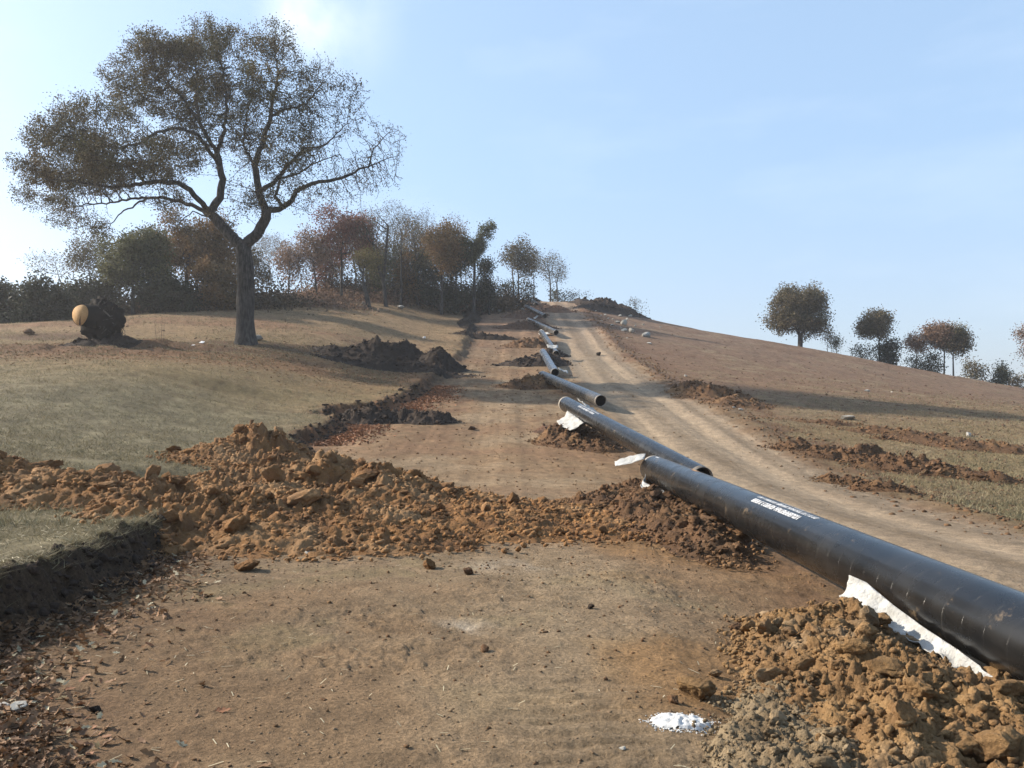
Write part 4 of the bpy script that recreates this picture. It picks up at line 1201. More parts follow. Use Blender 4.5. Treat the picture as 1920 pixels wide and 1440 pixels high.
T('bush', 'low scrub on the skyline left of the leaning tree', 106, 1615, [[(1615, 660)]], [(1610, 656, 14, 7), (1630, 660, 10, 6)], 'dkgreen_leaf', 1100, .2, cat='bush', seed=56, trunk_r=.05, natt=110)
T('thin_tree', 'small pale brown tree between the dark bush and the twin stemmed trees', 103, 1716, [[(1717, 662), (1716, 650)]], [(1716, 640, 15, 14), (1728, 648, 9, 9)], 'pink_leaf', 1300, .23, seed=57, group=RG, bark='pale_bark', trunk_r=.09, natt=200)
T('round_tree', 'pale brown tree, left of the close pair on the skyline', 102, 1770, [[(1770, 660), (1768, 645)]], [(1762, 628, 27, 19), (1775, 640, 18, 14), (1745, 625, 14, 10)], 'pink_leaf', 4000, .25, seed=58, group=RG, bark='pale_bark', trunk_r=.13, natt=340)
T('round_tree', 'darker brown tree, right of the close pair on the skyline', 101, 1788, [[(1789, 665), (1790, 652)]], [(1793, 636, 21, 25), (1800, 648, 14, 14)], 'grey_leaf', 3600, .25, seed=59, group=RG, bark='pale_bark', trunk_r=.13, natt=320)
T('bush', 'dark scrub on the skyline left of the close pair', 102, 1735, [[(1735, 680)]], [(1748, 670, 13, 13), (1712, 676, 14, 5)], 'dkgreen_leaf', 2100, .2, cat='bush', seed=60, trunk_r=.05, natt=150)
T('bush', 'low brown scrub right of the close pair', 99, 1830, [[(1830, 690)]], [(1818, 688, 18, 10), (1845, 695, 16, 8)], 'grey_leaf', 1600, .2, cat='bush', seed=61, trunk_r=.05, natt=140)
T('bush', 'dark pointed bush standing apart near the right edge of the skyline', 98, 1878, [[(1878, 700)]], [(1878, 698, 14, 14), (1878, 690, 8, 8)], 'dkgreen_leaf', 1900, .2, cat='bush', seed=62, trunk_r=.07, natt=150)
T('bush', 'low brown scrub in the right corner of the skyline', 97, 1908, [[(1908, 712)]], [(1905, 712, 16, 6)], 'grey_leaf', 800, .2, cat='bush', seed=63, trunk_r=.05, natt=90)
T('thin_tree', 'sparse tree cut by the right edge of the picture', 97, 1926, [[(1926, 690), (1926, 660)]], [(1926, 628, 13, 20), (1922, 655, 10, 14, .5)], 'pink_leaf', 600, .22, seed=64, group=RG, trunk_r=.09, natt=240)
T('bush', 'low twiggy scrub on the right slope of the dark crest heap', 117, 1190, [[(1190, 570)]], [(1188, 568, 14, 7), (1206, 578, 8, 5)], 'grey_leaf', 500, .18, cat='bush', seed=65, trunk_r=.03, natt=120, tip=.008)
T('dry_weed', 'dry stalky weed on the berm between root ball and oak', (640,), 300, [[(300, 615)], [-6, (292, 600)], [7, (309, 598)], [2, (303, 592)]], [(300, 606, 9, 12)], 'grey_leaf', 60, .06, cat='weed', seed=66, trunk_r=.012, natt=60, step=.12, tip=.004)

# undergrowth under the crest wood: brambles and bracken nobody could count
rs = np.random.RandomState(70)
def mass(name, pts, n, size, mat, seed):
    rs = np.random.RandomState(seed)
    P = []
    for (u, Y, ru, hh_, w) in pts:
        k = int(n * w)
        uu = u + rs.normal(0, ru, k); yy = Y + rs.normal(0, 1.6, k)
        xx = (uu - 960) / F * yy
        zz = height(xx, yy) + np.abs(rs.normal(0, hh_, k)) * (.35 + .65 * vn2(xx * .7, yy * .7, seed)) 
        P.append(np.stack([xx, yy, zz], -1))
    P = np.vstack(P)
    o = link(name, leaves_mesh(name, P, size, M[mat], rs))
    return o
tag(mass('bracken', [(640, 98, 40, 1.0, .3), (590, 94, 30, .7, .2), (700, 98, 30, .9, .2), (540, 88, 35, .6, .15), (610, 88, 40, .5, .15)], 14000, .26, 'pink_leaf', 71), 'reddish bracken covering the knoll under the red tree', 'bracken', None, 'stuff')
tag(mass('undergrowth', [(300, 78, 80, 1.6, .3), (430, 80, 45, 1.8, .25), (770, 105, 40, 2.6, .35), (850, 105, 40, 2.4, .3), (905, 107, 30, 1.6, .2), (955, 110, 20, 1.2, .1), (500, 84, 40, 1.2, .15), (180, 80, 60, 1.6, .2), (660, 100, 50, 2.0, .25)], 26000, .27, 'bramble', 72), 'dark brambles at the foot of the crest wood', 'undergrowth', None, 'stuff')

# ------------------------------------------------------------------ smaller heaps
HG = 'heaps of dug earth'
def hp(u, Y, h, sx, sy, rot=0):
    if isinstance(Y, str): Y = ground_at(u, float(Y), 12, 124).y
    x = (u - 960) / F * Y
    return (x, Y, h, sx, sy, rot)
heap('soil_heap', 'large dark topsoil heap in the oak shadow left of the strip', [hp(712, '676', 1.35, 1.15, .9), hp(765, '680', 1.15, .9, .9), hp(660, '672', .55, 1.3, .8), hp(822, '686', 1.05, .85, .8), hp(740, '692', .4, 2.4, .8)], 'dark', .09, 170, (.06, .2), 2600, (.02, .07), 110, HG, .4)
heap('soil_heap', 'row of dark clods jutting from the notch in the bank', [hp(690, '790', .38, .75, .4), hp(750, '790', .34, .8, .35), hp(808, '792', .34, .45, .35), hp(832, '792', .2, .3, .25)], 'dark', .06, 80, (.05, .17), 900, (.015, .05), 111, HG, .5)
heap('soil_heap', 'brown clod heap under a white sack at the far end of the second pipe', [hp(1080, 27.9, .50, .55, .7), hp(1050, 28.2, .30, .5, .5), hp(1120, 27.0, .22, .5, .6)], 'brown', .05, 130, (.04, .15), 1300, (.012, .05), 112, HG, .4)
heap('soil_heap', 'low reddish crumb patch left of the second pipe end', [hp(1035, 31.0, .14, .45, .3), hp(1060, 30.6, .12, .4, .3)], 'redsoil', .06, 30, (.03, .09), 350, (.01, .035), 113, HG, .4)
heap('soil_heap', 'dark clods under the far end of the third pipe', [hp(1000, 46.5, .40, 1.0, .6), hp(1030, 47.2, .45, .6, .6)], 'brown', .09, 60, (.05, .16), 600, (.02, .06), 114, HG, .45)
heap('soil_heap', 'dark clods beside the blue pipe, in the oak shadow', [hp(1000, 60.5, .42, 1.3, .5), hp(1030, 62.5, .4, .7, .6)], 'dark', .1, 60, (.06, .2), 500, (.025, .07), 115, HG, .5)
heap('soil_heap', 'dark clods left of the fifth pipe', [hp(990, 73.5, .5, 1.0, .5), hp(1012, 74.5, .5, .7, .6)], 'brown', .12, 50, (.08, .22), 450, (.03, .09), 116, HG, .5)
heap('soil_heap', 'clods under the blue pipe\'s upper end beside the fifth pipe', [hp(1035, 66.6, .38, .7, .6)], 'dark', .1, 40, (.06, .18), 300, (.03, .07), 117, HG, .5)
heap('soil_heap', 'reddish clods under the far end of the sixth pipe', [hp(985, 87.5, .45, 1.6, .6), hp(1005, 88.5, .4, .9, .6)], 'redsoil', .13, 50, (.08, .22), 420, (.03, .09), 118, HG, .5)
heap('soil_heap', 'clods under the seventh pipe where it rises', [hp(985, 99, .5, 1.2, .7), hp(1000, 101, .5, .9, .7)], 'redsoil', .15, 40, (.1, .25), 350, (.04, .1), 119, HG, .5)
heap('soil_heap', 'dark earth spread right of the topmost pipe', [hp(1020, 108, .55, 1.5, .8), hp(1035, 106, .35, 1.5, .7)], 'redsoil', .15, 40, (.1, .25), 350, (.04, .1), 120, HG, .5)
heap('soil_heap', 'narrow dark clod streak crossing the strip near the top of the bank', [hp(905, 79, .28, 1.5, .4), hp(935, 78.5, .25, 1.0, .4)], 'dark', .12, 45, (.07, .18), 400, (.03, .08), 121, HG, .5)
heap('soil_heap', 'dark earth ridge along the bank at the top of the strip', [hp(884, 98, .42, .5, 2.5, .1), hp(888, 106, .4, .5, 3, .1), hp(876, 88, .3, .5, 2.5, .1)], 'dark', .14, 60, (.07, .2), 500, (.03, .08), 122, HG, .5)
heap('soil_heap', 'brown clump of clods on the haul road verge in the oak shadow', [hp(1345, 41.5, .42, 1.0, .6), hp(1310, 44, .3, .9, .6), hp(1385, 39, .22, .9, .5)], 'brown', .08, 80, (.06, .2), 900, (.02, .07), 123, HG, .5)
heap('soil_heap', 'long dark line of clods lying in the right field', [hp(1545, 27.2, .17, 1.0, .35, -.25), hp(1620, 26.0, .24, 1.0, .38, -.2), hp(1705, 25.1, .22, 1.0, .36, -.2), hp(1790, 24.3, .17, .9, .32, -.2), hp(1850, 23.7, .12, .7, .28, -.2)], 'brown', .06, 200, (.04, .13), 2200, (.012, .05), 124, HG, .55)
heap('soil_heap', 'short broken clod line below the long one in the right field', [hp(1590, 22.2, .09, .6, .25, -.4), hp(1655, 21.0, .11, .6, .25, -.4)], 'brown', .06, 70, (.03, .10), 700, (.01, .04), 125, HG, .55)
heap('soil_heap', 'faint reddish clod line highest in the right field', [hp(1660, 32.0, .10, 1.2, .4, -.2), hp(1760, 30.2, .13, 1.4, .4, -.2), hp(1860, 29.0, .14, 1.2, .4, -.2), hp(1560, 34, .08, 1.0, .4, -.2)], 'brown', .09, 90, (.04, .12), 1400, (.012, .05), 126, HG, .55)
heap('soil_heap', 'dark heap on the skyline at the top of the haul road', [hp(1140, 116, 1.3, 2.2, 1.2), hp(1170, 115, 1.1, 2.0, 1.2), hp(1200, 114, .5, 1.6, 1.0), hp(1120, 113, .7, 1.2, 1.2), hp(1145, 110, .6, 2.2, 1.2)], 'dark', .17, 60, (.12, .3), 600, (.05, .12), 127, HG, .35)

# ------------------------------------------------------------------ sawn root ball
rs = np.random.RandomState(5)
sb = ground_at(182, 640)
s_px = sb.y / F
root = tag(link('uprooted_stump', None, None, sb), 'uprooted tree stump with bright sawn face and dark root ball', 'tree stump')
sc_ = s_px
# stem: from the sawn face (left, towards us) back into the root ball
def loc_px(u, v, d=0):
    q = at(u, v, sb.y + d); return np.array(q - sb)
fc = loc_px(150, 590, -1.5); bc = loc_px(196, 596, .3)
ax = (bc - fc); Ln = np.linalg.norm(ax); ax = ax / Ln
A_ = np.cross(ax, [0, 0, 1]); A_ /= np.linalg.norm(A_); B_ = np.cross(A_, ax)
V = []; Q = []
seg = 26; nr_ = 9
def face_r(t):
    return 20 * sc_ * (1 + .07 * math.sin(2 * t + .6) + .04 * math.sin(3 * t))
for i in range(nr_):
    f = i / (nr_ - 1)
    for k in range(seg):
        t = 2 * math.pi * k / seg
        r = face_r(t) * (1 + .10 * f + .25 * f ** 3 + .10 * math.sin(5 * t + 1) * f)
        V.append(fc + ax * (Ln * f) + A_ * (r * math.cos(t) * .90) + B_ * (r * math.sin(t)))
for i in range(nr_ - 1):
    for k in range(seg):
        k2 = (k + 1) % seg
        Q.append((i * seg + k, i * seg + k2, (i + 1) * seg + k2, (i + 1) * seg + k))
link('stem', mesh_np('stem', V, Q, M['root_soil'], True), root)
V = [fc - ax * .02]; Q = []
for k in range(seg):
    t = 2 * math.pi * k / seg
    V.append(fc - ax * .02 + A_ * (face_r(t) * .84 * math.cos(t)) + B_ * (face_r(t) * .93 * math.sin(t)))
for k in range(seg): Q.append((0, 1 + (k + 1) % seg, 1 + k))
for k in range(seg):
    t = 2 * math.pi * k / seg
    V.append(fc + ax * .04 + A_ * (face_r(t) * .86 * math.cos(t)) + B_ * (face_r(t) * .98 * math.sin(t)))
for k in range(seg):
    k2 = (k + 1) % seg
    Q.append((1 + k, 1 + k2, 1 + seg + k2)); Q.append((1 + k, 1 + seg + k2, 1 + seg + k))
sf = link('sawn_face', mesh_np('sawn_face', V, Q, M['wood']), root)
R_ = 20 * sc_
o0 = fc - ax * .026
def fp(a, b): return o0 + A_ * a * R_ + B_ * b * R_
sgA = 1 if A_[0] > 0 else -1
V = [fp(-.09, -.95), fp(.09, -.95), fp(.09, -.5), fp(.04 + .05 * sgA, -.05), fp(-.05, -.45)]
link('split', mesh_np('split', np.array(V), np.array([[0, 1, 2], [0, 2, 4], [2, 3, 4]]), M['dark_wood']), root)
# root plate: a ragged disc of earth and roots standing on edge behind the stem
bm = bmesh.new(); bmesh.ops.create_icosphere(bm, subdivisions=5, radius=1)
P = np.array([v.co[:] for v in bm.verts]); fcs = np.array([[v.index for v in f.verts] for f in bm.faces]); bm.free()
n = vn3(P[:, 0] * 2.2 + 3, P[:, 1] * 2.2, P[:, 2] * 2.2, 5) - .5; n2_ = vn3(P[:, 0] * 6, P[:, 1] * 6, P[:, 2] * 6, 6) - .5; n3_ = vn3(P[:, 0] * 15, P[:, 1] * 15, P[:, 2] * 15, 7) - .5
P = P * (1 + .36 * n + .26 * n2_ + .14 * n3_)[:, None] * np.array([.95, .80, 1.12]) * 38 * sc_ * (1 - .25 * np.clip(-P[:, :1] / np.abs(P[:, :1]).max(), 0, 1) * np.clip(P[:, 2:] , 0, 1))
P = P + loc_px(192, 603, .25)
link('root_ball', mesh_np('root_ball', P, fcs, M['root_soil'], True), root)
for k in range(46):
    t = rs.uniform(0, 2 * math.pi); rr0 = rs.uniform(25, 40) * sc_
    p0 = loc_px(200, 594, .1) + np.array([rs.uniform(-.1, .7), rr0 * math.cos(t) * .7, rr0 * math.sin(t)])
    dirv = np.array([rs.uniform(-.3, .9), math.cos(t) * .8, math.sin(t)]) ; dirv /= np.linalg.norm(dirv)
    pts = [p0 + dirv * L + rs.normal(0, .05, 3) * (L > 0) for L in np.linspace(0, rs.uniform(.25, .6), 4)]
    r = branch_mesh(np.array(pts), np.array([-1, 0, 1, 2]), np.array([.035, .028, .018, .008]) * rs.uniform(.6, 1.2), lambda q: True, 5)
    link('root', mesh_np('root', r[0], r[1], M['bark'], True), root)
# the grey torn buttress on the side of the stem
r = branch_mesh(np.array([loc_px(172, 577, -.75), loc_px(186, 579, -.7), loc_px(197, 585, -.6), loc_px(207, 594, -.45)]), np.array([-1, 0, 1, 2]), np.array([.05, .075, .06, .03]), lambda q: True, 8)
link('torn_root', mesh_np('torn_root', r[0], r[1], M['pale_bark'], True), root)
heap('soil_heap', 'dark earth fallen round the foot of the uprooted stump', [hp(180, sb.y - .9, .22, 1.1, .4), hp(215, sb.y, .3, .7, .6), hp(145, sb.y - .5, .14, .6, .4)], 'dark', .09, 70, (.05, .2), 700, (.02, .06), 130, HG, .5)

# ------------------------------------------------------------------ stones
STONES = [rock_mesh('stone', 2, 40 + k, M['stone'], .45, .8, True, .05) for k in range(6)]
GSTONES = [rock_mesh('stone', 2, 50 + k, M['grey_stone'], .40, .75, True, .05) for k in range(4)]
rs = np.random.RandomState(9)
def stone(u, v, wpx, label, grey=False, group=None, squash=1.0, Y=None):
    g = on(u, Y) if Y else ground_at(u, v)
    r = wpx * g.y / F / 2
    o = link('stone', (GSTONES if grey else STONES)[rs.randint(4)], None, g + Vector((0, 0, r * .35 * squash)), (rs.uniform(-.3, .3), rs.uniform(-.3, .3), rs.uniform(0, 6.28)), (r, r * rs.uniform(.8, 1.1), r * rs.uniform(.8, 1.05) * squash))
    return tag(o, label, 'stone', group)
stone(482, 638, 26, 'grey boulder leaning against the foot of the oak trunk', True)
stone(685, 664, 7, 'pale stone on the dark topsoil heap, left of two')
stone(679, 666, 6, 'small pale stone beside the left stone of the dark heap')
stone(731, 685, 17, 'white angular stone at the front foot of the dark topsoil heap')
stone(815, 690, 7, 'small pale stone at the right front of the dark heap')
stone(1212, 632, 20, 'large square grey stone at the lower end of the crest stones', True)
SG = 'white stones beside the haul road on the crest'
stone(1170, 610, 17, 'biggest white stone in the cluster beside the haul road', group=SG)
stone(1172, 621, 12, 'white stone just below the biggest of the roadside cluster', group=SG)
stone(1184, 624, 14, 'white stone halfway between the cluster and the square grey stone', group=SG)
stone(1159, 606, 11, 'pale stone touching the upper left of the biggest roadside stone', group=SG)
stone(1147, 611, 8, 'white stone leftmost of the roadside cluster', group=SG)
stone(1158, 632, 9, 'flat white stone lying apart below the roadside cluster', group=SG, squash=.5)
stone(1218, 645, 11, 'flat pale stone below the square grey stone', group=SG, squash=.4)
for u, v, w in ((1117, 584, 5), (1127, 592, 4), (1135, 592, 5), (1163, 594, 7), (1182, 594, 7), (1176, 600, 6), (1206, 610, 5), (1238, 614, 4), (1149, 600, 5), (1191, 612, 5), (1164, 616, 5), (1176, 634, 4), (1128, 602, 4), (1140, 598, 4)):
    stone(u, v, w, 'small white stone strewn below the dark heap on the crest', group='small stones below the crest heap')
stone(1592, 787, 28, 'pale flat boulder lying in the right field', squash=.7)
stone(1375, 765, 7, 'left of two small white stones on the haul road verge')
stone(1388, 769, 9, 'right and larger of two small white stones on the haul road verge')
stone(1626, 734, 11, 'small white stone alone on the reddish right hillside', squash=.5)
stone(1816, 818, 17, 'dark grey stone on the upper clod line of the right field', True)
stone(1320, 615, 14, 'grey stone on the right skyline beyond the crest stones', True)
stone(1285, 706, 6, 'small white stone at the edge of the oak shadow on the road verge')
stone(1672, 736, 4, 'tiny white stone high on the right hillside')
def stone_pile(name, label, cat, n, fu, fY, wpx, meshes, seed):
    rs = np.random.RandomState(seed)
    pts = []
    for k in range(n):
        Y = fY(k, rs); pts.append(on(fu(k, rs), Y))
    c = sum(pts, Vector()) / n
    root = tag(link(name, None, None, c), label, cat)
    for q in pts:
        r = rs.uniform(*wpx) * q.y / F / 2
        link('stone', meshes[rs.randint(4)], root, q - c + Vector((0, 0, r * rs.uniform(.2, 1.1))), (rs.uniform(-.4, .4), rs.uniform(-.4, .4), rs.uniform(0, 6.28)), (r, r * rs.uniform(.8, 1.1), r * rs.uniform(.7, 1.0)))
    return root
stone_pile('ruined_wall', 'low ruined wall of white rubble on the right skyline', 'stone wall', 22, lambda k, r: 1795 + k * 2.7 + r.uniform(-2, 2), lambda k, r: 97.5 - k * .03 + r.uniform(-.3, .3), (4, 8), STONES, 1)
stone_pile('stone_pile', 'loose pile of pale stones behind the pollards', 'stone pile', 26, lambda k, r: 650 + r.normal(0, 17), lambda k, r: 97 + r.uniform(-1, 1), (5, 11), STONES, 2)
stone_pile('stone_pile', 'grey rubble spilling down the bank under the crest bushes', 'stone pile', 46, lambda k, r: r.uniform(872, 985), lambda k, r: 109 + r.uniform(-4, 4), (4, 10), GSTONES, 3)
stone(752, 548, 14, 'grey boulder between the two right leaning trunks', True, Y=93)
stone(681, 552, 9, 'white stone at the left of the leaning pollard trunk', Y=92)
stone(38, 1338, 34, 'pale rounded stone among leaves at the left picture edge')
stone(8, 1330, 26, 'pale stone cut by the left picture edge')
stone(577, 1040, 15, 'small grey stone at the front toe of the ochre heap', True)
stone(1168, 1416, 13, 'small pale stone near the bottom edge right of the middle')
# lone clods lying on the strip
def lump(u, v, wpx, mat, label, cat='clod', fine=True):
    g = ground_at(u, v); r = wpx * g.y / F / 2
    o = link('clod', clods(mat, fine)[rs.randint(8)], None, g + Vector((0, 0, r * .5)), (rs.uniform(-.4, .4), rs.uniform(-.4, .4), rs.uniform(0, 6)), (r, r, r * .9))
    return tag(o, label, cat, 'lone clods on the working strip')
lump(1302, 1305, 68, 'sand', 'big lone clod standing left of the sandy heap')
lump(1382, 1188, 30, 'brown', 'small grey brown clod between the nearest pipe and the sandy heap')
lump(1262, 1318, 28, 'brown', 'small dark clod close to the left of the big lone clod')
lump(1338, 1268, 24, 'sand', 'small clod between the big lone clod and the sandy heap')
lump(880, 1078, 26, 'brown', 'small brown clod in front of the right part of the ochre heap')
lump(805, 1068, 34, 'ochre', 'broken clod pair member in front of the ochre heap')
lump(1108, 1142, 17, 'dark', 'small dark clod alone in the middle of the strip')
lump(470, 1070, 42, 'ochre', 'flat clod rolled out in front of the ochre heap on the left')
lump(910, 1222, 20, 'brown', 'low dark lump right of the pale lime stain')
lump(885, 806, 14, 'brown', 'small clod alone on the strip above the ochre heap')
lump(1122, 667, 12, 'dark', 'dark clod alone on the haul road beside the fifth pipe')
lump(52, 628, 20, 'brown', 'brown clod alone on the turf left of the uprooted stump')
lump(178, 1340, 22, 'dark', 'dark clod near the leaf litter at the lower left')

# ------------------------------------------------------------------ white sacks protecting the pipes
def cloth(label, left, right, seed, n=18, m=9, wrinkle=.065, group='white sacks under the pipes'):
    """a crumpled sheet lofted between two edges given as world points"""
    rs = np.random.RandomState(seed)
    def samp(pts, k):
        pts = np.array(pts, float)
        d = np.concatenate([[0], np.cumsum(np.linalg.norm(np.diff(pts, axis=0), axis=1))])
        t = np.linspace(0, d[-1], k)
        return np.stack([np.interp(t, d, pts[:, i]) for i in range(3)], -1)
    a = samp(left, n); b = samp(right, n)
    f = np.linspace(0, 1, m)[None, :, None]
    P = a[:, None, :] * (1 - f) + b[:, None, :] * f
    P[:, :, 2] -= .035 * np.sin(f[:, :, 0] * math.pi)
    w = vn3(P[..., 0] * 9, P[..., 1] * 9, P[..., 2] * 9, seed) - .5 + .5 * (vn3(P[..., 0] * 22, P[..., 1] * 22, P[..., 2] * 22, seed + 1) - .5)
    nrm = np.cross(np.gradient(P, axis=0), np.gradient(P, axis=1)); nrm /= np.linalg.norm(nrm, axis=-1)[..., None] + 1e-9
    P = P + nrm * (w * 2 * wrinkle)[..., None]
    c = P.reshape(-1, 3).mean(0)
    idx = np.arange(n * m).reshape(n, m)
    Q = np.stack([idx[:-1, :-1], idx[1:, :-1], idx[1:, 1:], idx[:-1, 1:]], -1).reshape(-1, 4)
    o = link('sack', mesh_np('sack', P.reshape(-1, 3) - c, Q, M['cloth'], True), None, c)
    md = o.modifiers.new('thickness', 'SOLIDIFY'); md.thickness = .006
    return tag(o, label, 'sack', group)
def pipe_pt(k, s, ang, off=.012):
    """point on pipe k at s metres from its far end; ang: degrees from the top towards the left side"""
    a, b = PIPES[k]
    ax = (a - b).normalized()
    lf = Vector((0, 0, 1)).cross(ax); lf = lf if lf.x < 0 else -lf
    lf.normalize(); up = ax.cross(lf); up = up if up.z > 0 else -up
    t = math.radians(ang)
    return b + ax * s + (up * math.cos(t) + lf * math.sin(t)) * (PR + off)
def out(k, s, d, z):
    """point d metres left of pipe k's axis and z above the pipe's underside"""
    p = pipe_pt(k, s, 180, 0); q = pipe_pt(k, s, 90, 0) - pipe_pt(k, s, 180, 0)
    a, b = PIPES[k]; c = b + (a - b).normalized() * s
    lf = (pipe_pt(k, s, 90, 0) - c).normalized()
    return c + lf * d + Vector((0, 0, -PR + z))
cloth('long white sack strip pinched between the nearest pipe and the sandy heap', [out(0, 9.64, .54, .18), out(0, 9.78, .52, .12), out(0, 10.1, .47, .11), out(0, 10.5, .43, .08), out(0, 10.9, .38, .04), out(0, 11.3, .30, .0)],
      [out(0, 9.56, .42, .32), out(0, 9.75, .37, .31), out(0, 10.1, .32, .21), out(0, 10.5, .30, .15), out(0, 10.9, .28, .11), out(0, 11.3, .265, .04)], 1, 60, 18, .03)
cloth('white sack flap hanging off the rim at the far end of the nearest pipe', [out(0, -.05, .78, .34), out(0, .1, .5, .42), out(0, .2, .26, .50)], [out(0, -.55, .72, .40), out(0, -.45, .42, .50), out(0, -.3, .10, .58)], 2, 16, 8, .03)
cloth('small knotted white sack loop at the far end of the nearest pipe', [out(0, .95, .36, .13), out(0, 1.15, .52, .08), out(0, 1.5, .46, .02), out(0, 2.1, .33, .05)], [out(0, .85, .33, .26), out(0, 1.05, .44, .15), out(0, 1.5, .36, .10), out(0, 2.1, .29, .10)], 3, 20, 7, .05)
cloth('white sack draped over the clod heap under the second pipe', [out(1, 1.55, .75, -.15), out(1, 2.1, .78, -.20), out(1, 2.9, .62, -.22)], [out(1, 1.3, .27, .20), out(1, 2.0, .27, .18), out(1, 3.3, .27, .12)], 4, 16, 9, .05)
cloth('white sack crumpled behind the far end of the second pipe', [out(1, .6, -.75, .30), out(1, 1.0, -.8, .25), out(1, 1.7, -.7, .25)], [out(1, .6, -.28, .55), out(1, 1.2, -.30, .52), out(1, 1.9, -.28, .42)], 5, 14, 8, .05)
cloth('white scrap at the near end of the blue pipe', [out(3, 11.2, -.85, .35), out(3, 11.8, -.9, .25)], [out(3, 11.1, -.25, .5), out(3, 11.9, -.3, .45)], 6, 10, 7, .06)
cloth('white scrap left of the upper part of the blue pipe', [out(3, 2.2, .8, .0), out(3, 3.4, .7, .0)], [out(3, 2.2, .3, .1), out(3, 3.4, .3, .1)], 7, 10, 7, .06)
cloth('white sack scrap right of the blue pipe below the fifth pipe', [out(3, -.8, -1.3, .75), out(3, .4, -1.2, .65)], [out(3, -.8, -.35, .8), out(3, .4, -.35, .7)], 8, 12, 7, .08)
cloth('white sack round the upper end of the fifth pipe', [pipe_pt(4, .0, 110, .03), pipe_pt(4, 1.2, 100, .03)], [pipe_pt(4, -.05, 10, .04), pipe_pt(4, .9, -30, .04)], 9, 10, 9, .03)
cloth('white sack under the near end of the sixth pipe', [out(5, 9.2, .85, -.1), out(5, 10.5, .8, -.1)], [out(5, 9.2, .25, .05), out(5, 10.5, .25, .05)], 10, 12, 7, .05)
cloth('white sack under the near end of the seventh pipe', [out(6, 8.4, .75, -.35), out(6, 9.4, .7, -.35)], [out(6, 8.4, .25, .05), out(6, 9.4, .25, .05)], 11, 10, 7, .05)
cloth('white sack under the near end of the topmost pipe', [out(7, 10.4, 1.1, -.2), out(7, 11.6, 1.0, -.25)], [out(7, 10.4, .25, .1), out(7, 11.6, .25, .1)], 12, 10, 7, .05)
cloth('white scrap at the far end of the sixth pipe', [out(5, .3, .7, -.1), out(5, 1.2, .7, -.1)], [out(5, .3, .28, .15), out(5, 1.2, .28, .15)], 13, 8, 6, .05)
# litter by the oak and the marker stick on the hill
g = ground_at(378, 645)
o = link('litter', mesh_np('litter', np.array([(-.13, -.1, .04), (.16, -.12, .02), (.18, .1, .14), (-.1, .12, .12), (0, 0, .17)]), np.array([(0, 1, 4), (1, 2, 4), (2, 3, 4), (3, 0, 4)]), M['paper']), None, g)
tag(o, 'white scrap of litter lying left of the oak trunk', 'litter')
g = ground_at(362, 649)
o = link('litter', mesh_np('litter', np.array([(-.1, -.06, .02), (.1, -.08, .02), (.12, .06, .08), (-.08, .07, .06)]), np.array([(0, 1, 2), (0, 2, 3)]), M['paper']), None, g)
tag(o, 'smaller white scrap nearer the uprooted stump', 'litter')
g = ground_at(795, 645)
root = tag(link('marker_stick', None, None, g), 'thin marker stick with a white flag behind the dark topsoil heap', 'marker')
r = branch_mesh(np.array([(0, 0, 0), (0, 0, .3), (.01, 0, .55)]), np.array([-1, 0, 1]), np.array([.018, .016, .015]), lambda q: True, 6)
link('stick', mesh_np('stick', r[0], r[1], M['pale_bark'], True), root)
V = [(-.12, -.02, .50), (.14, -.03, .47), (.15, .03, .66), (-.1, .02, .62)]
link('flag', mesh_np('flag', np.array(V + [(a, b + .012, c) for a, b, c in V]), np.array([(0, 1, 2, 3), (7, 6, 5, 4), (0, 4, 5, 1), (1, 5, 6, 2), (2, 6, 7, 3), (3, 7, 4, 0)]), M['paper']), root)

# ------------------------------------------------------------------ spilled lime
g = ground_at(1275, 1355)
rs = np.random.RandomState(33)
n_ = 56
gx = np.linspace(-.26, .26, n_); XX, YY = np.meshgrid(gx, gx)
rad2 = np.hypot(XX / .145, YY / .105) * (1 + .30 * fbm(XX * 9, YY * 9, 3, 4))
H = .022 * np.clip(1 - rad2 ** 2, 0, None) ** .6 * (1 + .9 * fbm(XX * 42, YY * 42, 3, 5))
Z = height((XX + g.x).ravel(), (YY + g.y).ravel()).reshape(XX.shape) - g.z + H + np.where(rad2 < 1, .004, -.01)
idx = np.arange(n_ * n_).reshape(n_, n_)
keep = (rad2[:-1, :-1] < 1.05)
Q = np.stack([idx[:-1, :-1], idx[:-1, 1:], idx[1:, 1:], idx[1:, :-1]], -1)[keep]
lime = tag(link('lime_powder', mesh_np('lime_powder', np.stack([XX.ravel(), YY.ravel(), Z.ravel()], -1), Q, M['lime'], True), None, g), 'splash of bright white lime powder on the ground left of the sandy heap', 'lime powder')
k = 520
th = rs.uniform(0, 6.28, k); rr1 = .8 + np.abs(rs.normal(0, .33, k))
px = g.x + np.cos(th) * rr1 * .145; py = g.y + np.sin(th) * rr1 * .105
P = np.stack([px, py, height(px, py) + .002], -1) - np.array(g)
c = link('powder_grains', crumbs_mesh('powder_grains', P, rs.uniform(.002, .006, k), M['lime'], rs), lime); c['kind'] = 'stuff'

